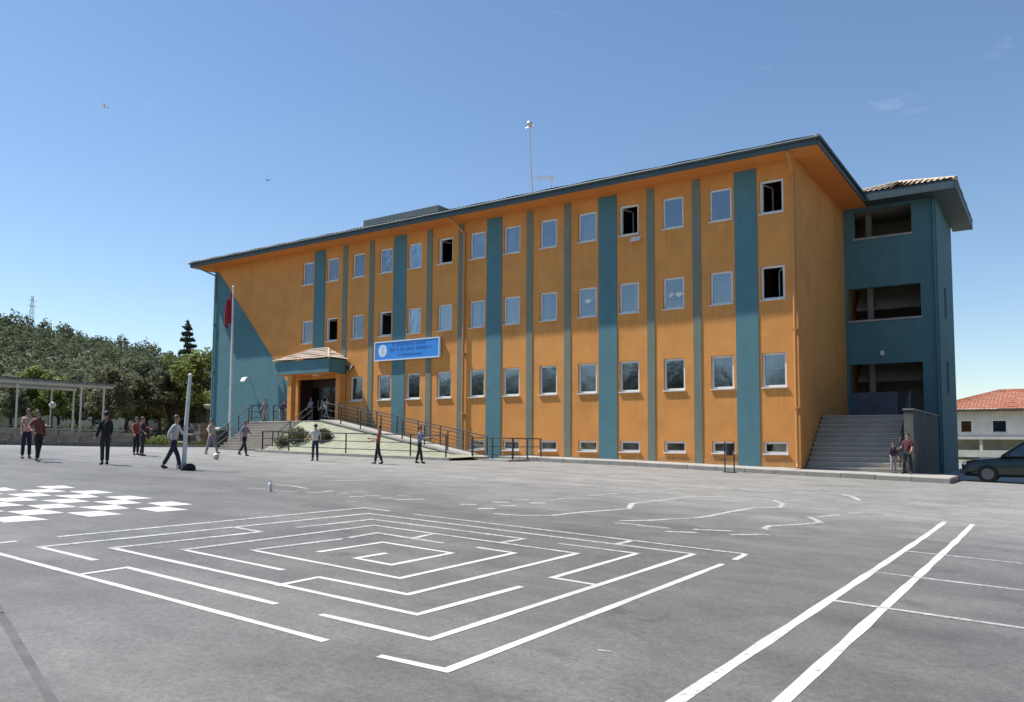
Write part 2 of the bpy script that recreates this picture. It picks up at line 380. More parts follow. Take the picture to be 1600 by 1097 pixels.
# ------------------------------------------------------------------ ground, hills
def hill_h(x, y):
    h = 0
    for (cx, cy, sx, sy, H) in ((-330, 10, 130, 120, 44), (-300, 130, 120, 110, 24), (-330, 260, 150, 130, 26), (-620, 560, 260, 260, 74), (-140, 640, 260, 200, 30)):
        h += H*math.exp(-((x-cx)/sx)**2-((y-cy)/sy)**2)
    h *= .74*(min(1, max(0, (-x-60)/90)) if x > -150 else 1)
    return h + 1.2*math.sin(x*.05+y*.03)*min(1, max(0, (-x-70)/60))
def terr(x, y): return gz(max(-60, min(80, x)), y)-.06+hill_h(x, y)
def axis(a, b, fine0, fine1, fs, growth=1.25):
    L = []; x = fine0
    while x < fine1: L.append(x); x += fs
    L.append(fine1); st = fs; x = fine1
    while x < b: st *= growth; x += st; L.append(min(x, b))
    st = fs; x = fine0
    while x > a: st *= growth; x -= st; L.insert(0, max(x, a))
    return L
def sheet(name, xs, ys, zf, m, **k):
    mb = MB(); nx, ny = len(xs), len(ys)
    mb.add([(x, y, zf(x, y)) for y in ys for x in xs],
           [(j*nx+i, j*nx+i+1, (j+1)*nx+i+1, (j+1)*nx+i) for j in range(ny-1) for i in range(nx-1)])
    return struct(name, mb, m, smooth=True, **k)
xs = axis(-1600, 1600, -420, 60, 8); ys = axis(-800, 2600, -80, 300, 8)
sheet('ground', xs, ys, lambda x, y: terr(x, y)-.05, 'earth', label='dry grassy ground and scrubby hillside beyond the yard')
YX0, YX1, YY0, YY1 = -9.0, 62.0, -62.0, 34.0
def frange(a, b, s):
    n = int(round((b-a)/s)); return [a+(b-a)*i/n for i in range(n+1)]
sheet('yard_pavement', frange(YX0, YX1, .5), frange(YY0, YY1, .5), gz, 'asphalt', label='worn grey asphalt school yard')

# ------------------------------------------------------------------ painted markings
def gm(x, y):
    i = math.floor((x-YX0)*2); j = math.floor((y-YY0)*2); xa, ya = YX0+i*.5, YY0+j*.5; fx, fy = (x-xa)*2, (y-ya)*2
    return gz(xa, ya)*(1-fx)*(1-fy)+gz(xa+.5, ya)*fx*(1-fy)+gz(xa, ya+.5)*(1-fx)*fy+gz(xa+.5, ya+.5)*fx*fy
def stroke(mb, a, b, w, lift=.006):
    lift = .0022+(lift-.004)*.28
    a = Vector((a.x, a.y, 0)); b = Vector((b.x, b.y, 0)); d = (b-a); L = d.length
    if L < 1e-4: return
    d /= L; nrm = Vector((-d.y, d.x, 0)); n = max(1, int(L/.35))
    a = a-d*w*.4; b = b+d*w*.4
    vs = []
    for i in range(n+1):
        p = a+(b-a)*(i/n); ww = w*(1+.10*math.sin(p.x*5.1+p.y*3.7)+.07*math.sin(p.x*17+p.y*23))
        for s in (-.5, .5):
            q = p+nrm*ww*s; vs.append((q.x, q.y, gm(q.x, q.y)+lift))
    mb.add(vs, [(2*i, 2*i+1, 2*i+3, 2*i+2) for i in range(n)])
def marking(name, label):
    o = link(name, None); ORG[o.name] = Vector((0, 0, 0)); return tag(o, label, None, None, 'structure')
def polyline_px(parent, pts, w, m='paint', lift=.006, name='painted_line'):
    P = [G(*p) for p in pts]; mb = MB()
    for i, (a, b) in enumerate(zip(P, P[1:])): stroke(mb, a, b, w, lift+.0012*(i % 2))
    part(name, mb, m, parent)
mz = marking('maze_marking', 'white painted square maze on the asphalt')
L1, L2, L3, L4, L5, L6 = (-47, 853.3), (62.4, 855), (175.5, 856.7), (286.9, 859.4), (394.9, 860), (499.5, 862.4)
B1, B2, B3, B4, B5, B6 = (697.4, 1048), (672.1, 999.5), (651.9, 960.6), (636.7, 929.3), (624.9, 903.9), (611.4, 883)
R1, R2, R3, R4, R5, R6 = (1165.4, 866.1), (1084.4, 866.1), (995.4, 865.1), (901.6, 865.1), (803.7, 864.4), (706, 864.5)
T1, T2, T3, T4, T5, T6 = (569.2, 793.6), (575, 802.7), (581, 811.8), (584.4, 821.2), (589.4, 833), (597.9, 847.6)
front = [[(22, 846.2), L1, (504.6, 1000.8)], [(597.9, 1026.4), B1, (1128, 882)], [(1148.5, 874.6), R1],
         [(146.8, 875.2), L2], [(428.6, 943.4), (199, 887), (125, 897.9)], [(505, 961.3), B2, R2],
         [L3, B3, (812, 917.4)], [R3, (862.8, 903), (930.3, 914)], [L4, (440, 890.5)], [(435.4, 914.7), (497.8, 902.2), B4, R4],
         [L5, B5, R5, (748, 856)], [L6, T6, R6, B6, (555.7, 872.5), (601.2, 865)]]
back = [[(94.5, 838.8), T1, (608, 799)], [(648.5, 804), R1], [L2, T2, R2], [L3, (407, 831.4), (368, 824.6)], [(466, 824.6), T3, (819, 842.2), (783.5, 848.2)],
        [(876, 850), R3], [L4, T4, R4], [L5, (534, 842.5)], [(546, 840.5), T5, (690.7, 849)], [(645, 841.5), (675.5, 834.7)], [(962.4, 851), (986, 845.5)]]
for i, l in enumerate(front): polyline_px(mz, l, .070, 'paint', .006+.0002*i)
for i, l in enumerate(back): polyline_px(mz, l, .085, 'oldpaint', .0095+.0002*i)

ct = marking('court_marking', 'white painted court lines running to the lower right corner')
def wline(parent, a, b, w, m='paint', lift=.006):
    mb = MB(); stroke(mb, Vector((a[0], a[1], 0)), Vector((b[0], b[1], 0)), w, lift); part('painted_line', mb, m, parent)
wline(ct, (32.34, -14.45), (32.35, -29.4), .085); wline(ct, (32.78, -14.45), (32.80, -29.4), .085, lift=.0064)
wline(ct, (32.34, -14.45), (36.5, -14.43), .075, 'oldpaint', .0092)
for i, y in enumerate((-23.55, -21.52, -19.29)): wline(ct, (32.42, y), (38.0, y+.05), .075, 'oldpaint', .0092+.0004*i)

ch = marking('chessboard_marking', 'white squares of a painted chessboard at left of the maze')
for i in range(8):
    for j in range(8):
        if (i+j) % 2 == 0:
            x0 = 18.30+i*.605; y0 = -23.34-j*.525; mb = MB()
            stroke(mb, Vector((x0+.21, y0-.2625, 0)), Vector((x0+.395, y0-.2625, 0)), .50, .0065)
            mb.v = [(x+.02*math.sin(17*x+y*9), y+.02*math.sin(13*y+x*7), z) for x, y, z in mb.v]
            part('painted_square', mb, 'paint', ch)

mp_ = marking('map_marking', 'faint painted outline map on the asphalt before the building')
R8 = lambda x, y: (1000+x/4, 740+y/4)
R7 = lambda x, y: (700+x/4, 740+y/4)
strong = [[R7(300, 252), R7(450, 262), R7(650, 262), R7(760, 250), R7(860, 240), R7(980, 232), R7(1130, 220), R7(1150, 188), R7(1260, 175), R7(1400, 160), R8(300, 146), R8(500, 146), R8(700, 155), R8(830, 166), R8(895, 190), R8(870, 212), R8(700, 216), R8(560, 240), R8(430, 266), R8(330, 280), R8(180, 286), R8(60, 292)],
          [R8(800, 350), R8(775, 342), R8(810, 328), R8(1000, 318), R8(1130, 306), R8(1100, 290), R8(1060, 272)], [R8(1000, 120), R8(1130, 122), R8(1260, 130), R8(1330, 145), R8(1370, 168)]]
weak = [[R7(880, 140), R7(1060, 124), R7(1200, 118), R7(1420, 96)], [R7(1500, 82), R7(1520, 82)], [R8(300, 84), R8(325, 82)], [R8(450, 84), R8(480, 82)], [R8(580, 94), R8(605, 94)], [R8(780, 108), R8(860, 104), R8(1000, 122)],
        [R8(1120, 270), R8(1240, 260)], [R8(1310, 250), R8(1380, 246)], [R8(1170, 218), R8(1240, 220)], [R8(1260, 200), R8(1290, 200)], [R8(1410, 230), R8(1470, 232)], [R8(1420, 204), R8(1480, 208)],
        [R7(1090, 296), R7(1240, 294), R7(1340, 290)], [R7(1370, 286), R7(1560, 278)], [R8(0, 325), R8(170, 342)], [R8(180, 364), R8(335, 369)], [R8(350, 350), R8(430, 354), R8(560, 360)], [R8(580, 382), R8(715, 383)], [R8(730, 380), R8(790, 384)],
        [R7(1060, 310), R7(1180, 320)], [R7(1210, 328), R7(1370, 344)]]
blobs = [R7(130, 194), R7(240, 220), R7(330, 180), R7(380, 202), R7(455, 166), R7(560, 185)]
for i, l in enumerate(strong): polyline_px(mp_, l, .10, 'oldpaint', .006)
for i, l in enumerate(weak): polyline_px(mp_, l, .12, 'oldpaint' if i in (12, 14, 15, 16, 17) else 'faint', .0085)
polyline_px(mp_, [R7(640, 168), R7(720, 156), R7(810, 162)], .09, 'faint', .0085)
for u, v in blobs: polyline_px(mp_, [(u-8, v), (u+8, v)], .15, 'oldpaint', .0085, 'painted_patch')
sm = marking('worn_marking', 'worn and scuffed old paint marks before the entrance')
Q = lambda x, y: (400+x/5.333, 735+y/5.333)
for l, w in (([Q(180, 122), Q(300, 130), Q(420, 152)], .12), ([Q(-60, 150), Q(60, 152)], .1), ([Q(160, 172), Q(330, 178)], .09), ([Q(440, 185), Q(520, 186)], .14), ([Q(560, 182), Q(640, 172)], .14), ([Q(700, 190), Q(760, 192)], .14), ([Q(820, 178), Q(900, 182)], .14), ([Q(800, 220), Q(880, 222)], .14),
             ([Q(920, 210), Q(1020, 214)], .12), ([Q(1060, 232), Q(1120, 232)], .14), ([Q(1200, 212), Q(1270, 216)], .14), ([Q(1180, 246), Q(1380, 242)], .16), ([Q(620, 88), Q(800, 84), Q(1060, 80)], .13), ([Q(760, 260), Q(840, 264)], .1), ([(1305, 720+880/2.963), (1315, 1017)], .03)):
    polyline_px(sm, l, w, 'faint', .007, 'painted_patch')
polyline_px(sm, [(938, 1016.5), (952, 1018.5)], .035, 'oldpaint', .007, 'painted_patch')
# tarred joint at the lower left
tj = MB(); stroke(tj, G(-60, 850), G(0, 958), .07, .004); stroke(tj, G(0, 958), G(95, 1120), .055, .004)
tarm = mat('tar_joint', (.095, .095, .092), .8, .25, 4, .3, 40)
struct('tar_joint', tj, tarm, label='dark tarred joint in the asphalt')

# ------------------------------------------------------------------ the school building
BX0, BX1, BD = -9.70, 26.20, 14.0            # facade lies in the plane Y = 0
ZB, ZS = -.6, 11.88                            # buried foot, soffit height
GRID = 2.0223; OV = 1.08
school = thing('school_building', 'orange and teal three storey school with rows of white framed windows', 'building', (8.2, 7, 0))
WZ = {3: (9.849, 11.179), 2: (6.449, 7.779), 1: (3.049, 4.379), 0: (.50, .963)}
WW = .92
cols = [GRID*(k+.5) for k in range(-1, 13)]
holes = []                                     # (x0, x1, z0, z1)
for i, x in enumerate(cols):
    for fl in (3, 2, 1, 0):
        if fl == 1 and i < 2: continue
        if fl == 0 and i < 6: continue
        holes.append((x-WW/2, x+WW/2, *WZ[fl], i, fl))
DOOR = (-1.60, 1.90, 1.98, 4.36)
def wall_with_holes(mb, x0, x1, z0, z1, hs, y=0, depth=.16):
    X = sorted({x0, x1, *[h[0] for h in hs], *[h[1] for h in hs]}); Z = sorted({z0, z1, *[h[2] for h in hs], *[h[3] for h in hs]})
    inh = lambda x, z: any(h[0]-1e-6 < x < h[1]+1e-6 and h[2]-1e-6 < z < h[3]+1e-6 for h in hs)
    for xa, xb in zip(X, X[1:]):
        for za, zb in zip(Z, Z[1:]):
            if not inh((xa+xb)/2, (za+zb)/2): mb.quad((xa, y, za), (xb, y, za), (xb, y, zb), (xa, y, zb))
    for h in hs:
        a, b, c, d = h[:4]; e = y+depth
        mb.quad((a, y, c), (a, y, d), (a, e, d), (a, e, c)); mb.quad((b, y, d), (b, y, c), (b, e, c), (b, e, d))
        mb.quad((a, y, d), (b, y, d), (b, e, d), (a, e, d)); mb.quad((b, y, c), (a, y, c), (a, e, c), (b, e, c))
mb = MB(); wall_with_holes(mb, BX0, BX1, ZB, ZS, holes+[DOOR+(0, 9)])
mb.quad((BX1, 0, ZB), (BX1, BD, ZB), (BX1, BD, ZS), (BX1, 0, ZS)); mb.quad((BX0, BD, ZB), (BX0, 0, ZB), (BX0, 0, ZS), (BX0, BD, ZS))
mb.quad((BX1, BD, ZB), (BX0, BD, ZB), (BX0, BD, ZS), (BX1, BD, ZS))
part('wall', mb, 'orange', school, 'orange plastered walls')
# teal painted triangle of the left corner, 15 mm of render proud of the wall
mb = MB(); mb.prism([(BX0-.004, -.015, ZB), (-1.9, -.015, ZB), (-1.9, -.015, 3.62), (-9.35, -.015, 11.6), (BX0-.004, -.015, 11.6)], (0, .014, 0))
part('paint_field', mb, 'teal', school, 'teal slanting field at the left corner')
# strips between the windows
for k in range(0, 13):
    x = GRID*k; wide = k % 3 == 0; w = .885 if wide else .34
    z0 = ZB
    if k == 0: z0 = 6.02
    elif k == 1: z0 = 5.45
    mb = MB(); mb.box(x-w/2, x+w/2, -.03, -.002, z0, 11.72)
    part('strip', mb, 'teal' if wide else 'greyteal', school)
# plinth line and floor joint
mb = MB(); mb.box(2.7, BX1+.003, -.012, -.001, -.6, .30); part('plinth', mb, mat('plinth', (.50, .25, .085), .9, .12, 2, .2, 40, dirt=.6, dscale=1.6), school)

# rooms behind the windows: floors, partitions, back wall
mb = MB()
for z in (-.3, 1.95, 5.5, 8.9, 11.8): mb.box(BX0+.05, BX1-.05, .25, 6.5, z-.12, z)
mb.quad((BX0+.05, 6.4, -.3), (BX1-.05, 6.4, -.3), (BX1-.05, 6.4, 11.8), (BX0+.05, 6.4, 11.8))
for k in range(-1, 5): mb.box(GRID*3*k-.08, GRID*3*k+.08, 2.6 if k == 0 else .3, 6.4, -.3, 11.8)
part('interior', mb, 'interior', school)

# windows
def ring(mb, x0, x1, z0, z1, w, y0, y1):
    mb.box(x0, x1, y0, y1, z0, z0+w); mb.box(x0, x1, y0, y1, z1-w, z1)
    mb.box(x0, x0+w, y0, y1, z0+w, z1-w); mb.box(x1-w, x1, y0, y1, z0+w, z1-w)
def frame_mesh(h):
    mb = MB(); ring(mb, -WW/2+.002, WW/2-.002, .002, h-.002, .085, .085, .15); return mb.mesh('window_frame', (0, 0, 0), ('white',))
def pane_mesh(h):
    mb = MB(); mb.box(-WW/2+.07, WW/2-.07, .112, .118, .07, h-.07); return mb.mesh('pane', (0, 0, 0), ('glass',))
def sill_mesh():
    mb = MB(); mb.box(-WW/2-.03, WW/2+.03, -.065, -.001, -.045, .0); mb.box(-WW/2+.003, WW/2-.003, -.001, .084, -.0, .012); return mb.mesh('sill', (0, 0, 0), ('sill',))
def sash_mesh():
    mb = MB(); ring(mb, 0, WW-.16, 0, 1.33-.16, .055, -.02, .02); mb.cur = 1; mb.box(.05, WW-.21, -.003, .003, .05, 1.12)
    return mb.mesh('sash', (0, 0, 0), ('white', 'glass'))
H = 1.33; HB = .463
FM, PM, SM, OS = frame_mesh(H), pane_mesh(H), sill_mesh(), sash_mesh()
FMB, PMB = frame_mesh(HB), pane_mesh(HB)
def curtain_mesh(x0, x1, z0, z1, n=26):
    mb = MB(); vs = []
    for i in range(n+1):
        x = x0+(x1-x0)*i/n; y = .34+.025*math.sin(i*1.9)+.012*math.sin(i*4.3)
        vs += [(x, y, z0), (x, y, z1)]
    mb.add(vs, [(2*i, 2*i+2, 2*i+3, 2*i+1) for i in range(n)]); return mb.mesh('curtain', (0, 0, 0), ('curtain',))
CF = curtain_mesh(-.5, .5, -.1, 1.4); CL = curtain_mesh(-.5, -.05, -.1, 1.4); CRt = curtain_mesh(.12, .5, -.1, 1.4); CT = curtain_mesh(-.5, .5, .72, 1.4)
OPEN = {(5, 3), (10, 3), (13, 3), (1, 2), (13, 2), (3, 2)}
HALF = set()
CURT = {(12, 2): CF, (0, 2): CF, (7, 2): CF, (8, 2): CL, (2, 2): CF, (4, 2): CT, (5, 2): CRt, (6, 2): CL, (10, 2): CRt, (7, 3): CL, (8, 3): CRt, (9, 3): CF, (1, 3): CL, (12, 1): CL, (9, 2): CT, (0, 3): CF, (6, 3): CT, (13, 1): CT, (8, 1): CT, (4, 3): CL}
for x0, x1, z0, z1, i, fl in holes:
    o = link('window', FM if fl else FMB, school); o.location = Vector(((x0+x1)/2, 0, z0))-ORG[school.name]
    link('sill', SM, o)
    if (i, fl) in OPEN or (i, fl) in HALF:
        s = link('sash', OS, o); s.location = (-WW/2+.08, .14, .08); s.rotation_euler.z = math.radians(74 if (i, fl) != (13, 2) else 62)
        if (i, fl) == (13, 2): s.location = (WW/2-.08, .14, .08); s.rotation_euler.z = math.radians(118)
        if (i, fl) in HALF: s.rotation_euler.z = math.radians(35)
    else: pn_ = link('pane', PM if fl else PMB, o); pn_.rotation_euler = (rnd.uniform(-.012, .012), 0, rnd.uniform(-.018, .018))
    if (i, fl) in CURT: link('curtain', CURT[(i, fl)], o)
# paper butterfly shapes stuck inside two second-floor panes
for i, pts in ((11, ((-.2, .62), (.2, .60))), (9, ((-.02, .72),))):
    o = [w for w in school.children if w.name.startswith('window') and abs(w.location.x+ORG[school.name].x-cols[i]) < .01 and abs(w.location.z-WZ[2][0]) < .01][0]
    for (px_, pz) in pts:
        mb = MB(); mb.prism([(px_+.13*math.cos(a)*(1+.3*math.cos(2*a)), .104, pz+.10*math.sin(a)*(1+.25*math.sin(3*a))) for a in [k*math.pi/6 for k in range(12)]], (0, .003, 0))
        lpart('paper_cutout', mb, 'paper', o)

# eaves: soffit, fascia board, gutter line; tiled hip roof
EX0, EX1, EY0, EY1 = BX0-OV, BX1+OV, -OV, BD+OV
mb = MB(); mb.box(EX0+.02, EX1-.02, EY0+.02, -.002, ZS-.02, ZS+.1); mb.box(EX0+.02, EX1-.02, BD+.002, EY1-.02, ZS-.02, ZS+.1)
mb.box(EX0+.02, BX0-.002, -.002, BD+.002, ZS-.02, ZS+.1); mb.box(BX1+.002, EX1-.02, -.002, BD+.002, ZS-.02, ZS+.1)
part('soffit', mb, 'soffit', school)
mb = MB(); zf0, zf1 = ZS-.05, ZS+.22
mb.box(EX0, EX1, EY0-.03, EY0+.02, zf0, zf1); mb.box(EX0, EX1, EY1-.02, EY1+.03, zf0, zf1)
mb.box(EX0-.03, EX0+.02, EY0-.03, EY1+.03, zf0+.001, zf1+.001); mb.box(EX1-.02, EX1+.03, EY0-.03, EY1+.03, zf0+.001, zf1+.001)
part('fascia', mb, 'fascia', school)
mb = MB()
for pts in (((EX0-.09, EY0-.09), (EX1+.09, EY0-.09)), ((EX1+.09, EY0-.09), (EX1+.09, 7.2))):
    mb.tube([(pts[0][0], pts[0][1], zf1-.02), (pts[1][0], pts[1][1], zf1-.02)], .055, 8)
part('gutter', mb, 'fascia', school)
def tiled(mb, ea, eb, ta, tb, rowlen=.34, wave=.24, amp=.035, seg=4):
    """rows of curved tiles between an eave line ea-eb and a top line ta-tb"""
    ea, eb, ta, tb = map(Vector, (ea, eb, ta, tb)); sl = ((ta+tb)/2-(ea+eb)/2).length
    nrm = (eb-ea).cross((ta+tb)/2-(ea+eb)/2).normalized()
    if nrm.z < 0: nrm = -nrm
    e = (eb-ea).normalized(); nr = max(1, int(sl/rowlen))
    for r in range(nr):
        v0, v1 = r/nr, min(1, (r+1.18)/nr)
        a0, b0, a1, b1 = ea.lerp(ta, v0), eb.lerp(tb, v0), ea.lerp(ta, v1), eb.lerp(tb, v1)
        w = (b0-a0).length; n = max(2, int(w/wave*seg)); vs = []
        for i in range(n+1):
            p0 = a0.lerp(b0, i/n); p1 = a1.lerp(b1, i/n); s = (p0-ea).dot(e)
            hgt = amp*(.5+.5*math.cos(2*math.pi*s/wave))+.012*math.sin(s*3.1+r*2.7)
            vs += [p0+nrm*(hgt+.035), p1+nrm*(hgt*.9)]
        mb.add(vs, [(2*i, 2*i+2, 2*i+3, 2*i+1) for i in range(n)])
zr = zf1+.0; pit = .30; run = (EY1-EY0)/2; rz_ = zr+run*pit
ra, rb = (EX0+run, EY0+run, rz_), (EX1-run, EY0+run, rz_)
c0, c1, c2, c3 = (EX0, EY0, zr), (EX1, EY0, zr), (EX1, EY1, zr), (EX0, EY1, zr)
mb = MB(); mb.quad(c0, c1, rb, ra); mb.quad(c2, c3, ra, rb); mb.add([c1, c2, rb], [(0, 1, 2)]); mb.add([c3, c0, ra], [(0, 1, 2)])
roof = part('roof', mb, 'tile', school, 'low clay tiled hip roof')
mb = MB()                                        # first courses along the front and right eaves stand above the gutter
tiled(mb, (EX0-.05, EY0-.05, zr+.03), (EX1+.05, EY0-.05, zr+.03), (EX0+1.2, EY0+1.2, zr+.03+1.25*pit), (EX1-1.2, EY0+1.2, zr+.03+1.25*pit), .36, .26, .04, 2)
tiled(mb, (EX1+.05, EY0-.05, zr+.03), (EX1+.05, 9, zr+.03), (EX1-1.2, EY0+1.2, zr+.03+1.25*pit), (EX1-1.2, 9, zr+.03+1.25*pit), .36, .26, .04, 2)
part('eave_tiles', mb, 'paletile', roof)
mb = MB(); mb.tube([c1, rb], .11, 8); mb.tube([c0, ra], .11, 8); mb.tube([ra, rb], .12, 8); mb.tube([c2, rb], .11, 8); part('ridge_tiles', mb, 'paletile', roof)
# raised flat-roofed block over the stairwell
px0, px1, py0, py1 = -.6, 5.35, 4.0, 9.5
mb = MB(); mb.box(px0+.35, px1-.35, py0+.35, py1-.35, 12.6, 14.05); part('stairwell_block', mb, 'teal', roof)
mb = MB(); mb.box(px0, px1, py0, py1, 14.02, 14.5); part('stairwell_fascia', mb, 'fascia', roof)

# downpipes
def downpipe(x, m, top, x_eave, z0=.1):
    mb = MB(); mb.tube([(x_eave, -OV+.05, ZS+.02), (x_eave, -OV+.05, ZS-.1), (x_eave+.25*(x-x_eave), -OV*.7, ZS-.22), (x, -.12, top), (x, -.10, top-.25), (x, -.10, z0+.15), (x, -.16, z0)], .055, 10)
    for z in (2.2, 5.2, 8.2): mb.box(x-.075, x+.075, -.16, -.002, z, z+.05)
    part('downpipe', mb, m, school, smooth=False)
downpipe(BX0+.16, 'tealpipe', 11.35, BX0-.45, .5); downpipe(10.36, 'pipe', 11.2, 10.1, .15); downpipe(BX1-.10, 'pipe', 11.3, BX1-.02, .0)

# entrance: recess, doors, canopy with tiled roof
x0, x1, z0, z1 = DOOR
mb = MB(); yb = .95
mb.quad((x0, .16, z0), (x0, yb, z0), (x0, yb, z1), (x0, .16, z1)); mb.quad((x1, .16, z0), (x1, yb, z0), (x1, yb, z1), (x1, .16, z1))
mb.quad((x0, .16, z1), (x1, .16, z1), (x1, yb, z1), (x0, yb, z1)); mb.quad((x0, yb+.06, z0), (x1, yb+.06, z0), (x1, yb+.06, z1), (x0, yb+.06, z1))
part('entrance_recess', mb, 'brown', school)
mb = MB(); mb.box(x0, x1, .0, yb+.05, z0-.1, z0+.01); part('entrance_floor', mb, 'step', school)
for k in range(4):
    a = x0+.02+k*(x1-x0-.04)/4; b = a+(x1-x0-.04)/4-.015
    mb = MB(); ring(mb, a, b, z0+.02, z0+2.05, .09, yb-.05, yb); mb.box(a+.09, b-.09, yb-.045, yb-.005, z0+.8, z0+.9)
    d = part('door', mb, 'brown', school)
    mb = MB(); mb.box(a+.09, b-.09, yb-.03, yb-.024, z0+.9, z0+1.96); mb.box(a+.09, b-.09, yb-.03, yb-.024, z0+.11, z0+.8); part('pane', mb, 'carglass', d)
    mb = MB(); mb.bar((b-.13 if k % 2 == 0 else a+.13, yb-.09, z0+.75), (b-.13 if k % 2 == 0 else a+.13, yb-.09, z0+1.25), .03); part('handle', mb, 'steel', d)
mb = MB(); mb.box(x0+.02, x1-.02, yb-.05, yb, z0+2.06, z1-.01); part('transom', mb, 'brown', school)
CX0, CX1, CY = -2.05, 2.30, -1.35
mb = MB(); mb.box(CX0, CX1, CY, -.035, 4.56, 5.30); cp = part('canopy', mb, 'teal', school, 'teal boxed canopy over the entrance')
mb = MB(); mb.box(CX0+.06, CX1-.06, CY+.06, -.04, 4.535, 4.558); part('canopy_ceiling', mb, 'soffit', cp)
mb = MB(); a, b, t = (CX0-.10, CY-.10, 5.32), (CX1+.10, CY-.10, 5.32), (.2, -.04, 6.05)
tiled(mb, a, b, (-.5, -.05, 6.02), (.9, -.05, 6.02), .3, .2, .035)
tiled(mb, (CX1+.10, CY-.1, 5.32), (CX1+.10, -.04, 5.32), (.9, -.05, 6.02), (.9, -.04, 6.02), .3, .2, .035)
tiled(mb, (CX0-.10, -.04, 5.32), (CX0-.10, CY-.1, 5.32), (-.5, -.04, 6.02), (-.5, -.05, 6.02), .3, .2, .035)
mb.tube([b, (.9, -.05, 6.05)], .06, 8); mb.tube([a, (-.5, -.05, 6.05)], .06, 8); mb.tube([(-.5, -.06, 6.06), (.9, -.06, 6.06)], .06, 8)
part('canopy_roof', mb, 'paletile', cp)
for x in (-.95, 2.12):
    mb = MB(); mb.box(x-.16, x+.16, -1.22 if x < 0 else -.5, -.90 if x < 0 else -.035, 1.98, 4.534); part('pillar', mb, 'orange', school)
mb = MB(); mb.box(.3, .75, -.7, -.45, 4.46, 4.53); part('ceiling_lamp', mb, 'white', cp)
# lamps on the wall
def wall_lamp(x, z, reach, m='white'):
    mb = MB(); mb.tube([(x, -.001, z-.02), (x, -reach*.6, z+.02), (x, -reach, z-.03)], .028, 8); lo = part('wall_lamp', mb, 'steel', school)
    mb = MB(); mb.prism([(x-.19, -reach-.16, z-.16), (x+.19, -reach-.16, z-.16), (x+.22, -reach-.02, z+.06), (x-.22, -reach-.02, z+.06)], (0, .12, .05)); part('lamp_head', mb, m, lo)
wall_lamp(-5.95, 4.58, .42); wall_lamp(19.62, 9.62, .14); wall_lamp(2.62, 4.9, .10, 'grime')

# ------------------------------------------------------------------ stair tower at the right end
TX0, TX1, TY0, TY1 = BX1+.002, 30.02, 8.4, 14.6
tower = school
ops = [(26.66, 29.05, 10.42, 11.72), (26.34, 29.33, 6.60, 8.08), (26.34, 29.33, 2.12, 4.56)]
mb = MB(); wall_with_holes(mb, TX0, TX1, ZB, 12.0, ops, TY0, .25)
sideops = [(10.6, 11.5, 6.75, 8.2), (10.6, 11.5, 3.3, 4.75)]
Yc = sorted({TY0, TY1, *[q for s in sideops for q in s[:2]]}); Zc = sorted({ZB, 12.0, *[q for s in sideops for q in s[2:]]})
for ya, yb_ in zip(Yc, Yc[1:]):
    for za, zb in zip(Zc, Zc[1:]):
        if not any(s[0] <= (ya+yb_)/2 <= s[1] and s[2] <= (za+zb)/2 <= s[3] for s in sideops):
            mb.quad((TX1, ya, za), (TX1, yb_, za), (TX1, yb_, zb), (TX1, ya, zb))
for s in sideops:
    mb.quad((TX1, s[0], s[2]), (TX1-.2, s[0], s[2]), (TX1-.2, s[0], s[3]), (TX1, s[0], s[3])); mb.quad((TX1, s[1], s[2]), (TX1-.2, s[1], s[2]), (TX1-.2, s[1], s[3]), (TX1, s[1], s[3]))
    mb.quad((TX1, s[0], s[2]), (TX1, s[1], s[2]), (TX1-.2, s[1], s[2]), (TX1-.2, s[0], s[2])); mb.quad((TX1, s[0], s[3]), (TX1, s[1], s[3]), (TX1-.2, s[1], s[3]), (TX1-.2, s[0], s[3]))
mb.quad((TX1, TY1, ZB), (TX0, TY1, ZB), (TX0, TY1, 12.0), (TX1, TY1, 12.0))
part('tower_wall', mb, 'teal', school, 'teal plastered stair tower walls')
mb = MB()
for z in (2.05, 5.45, 8.85): mb.box(TX0, TX1-.26, TY0+.26, TY1-.05, z-.16, z)
mb.box(TX0, TX1-.26, TY0+.26, TY1-.05, 11.8, 11.9)
mb.quad((TX0, 11.6, 0), (TX1-.25, 11.6, 0), (TX1-.25, 11.6, 11.8), (TX0, 11.6, 11.8))
for z in (2.05, 5.45, 8.85): mb.box(26.95, 27.2, 9.6, 9.85, z, z+3.2)
part('tower_inside', mb, 'sofa', school)
for z, h in ((5.45, .0), (8.85, .0)):
    mb = MB(); mb.add([(26.4, 11.5, z), (29.2, 11.5, z), (29.2, 9.8, z-1.6), (26.4, 9.8, z-1.6)], [(0, 1, 2, 3)]); part('stair_flight', mb, 'sofa', school)
mb = MB(); mb.box(26.342, 28.28, TY0+.03, TY0+.22, 2.121, 3.26); part('parapet', mb, mat('grey_blue_paint', (.11, .135, .165), .8, .1, 2, .1, dirt=.3), school)
for x0_, x1_, z_ in ((26.62, 29.09, 10.42), (26.342, 29.36, 6.60)):
    mb = MB(); mb.box(x0_, x1_, TY0-.05, TY0-.002, z_-.09, z_-.005); part('tower_sill', mb, 'concrete', school)
for s in sideops:
    mb = MB(); mb.box(TX1-.15, TX1-.1, s[0]+.003, s[1]-.003, s[2]+.003, s[3]-.003); w = part('tower_window', mb, 'carglass', school)
    mb = MB()
    for a, b in ((s[0]+.003, s[0]+.07), (s[1]-.07, s[1]-.003)): mb.box(TX1-.16, TX1-.09, a, b, s[2]+.003, s[3]-.003)
    for a, b in ((s[2]+.003, s[2]+.07), (s[3]-.07, s[3]-.003)): mb.box(TX1-.161, TX1-.089, s[0]+.07, s[1]-.07, a, b)
    part('frame', mb, 'white', w)
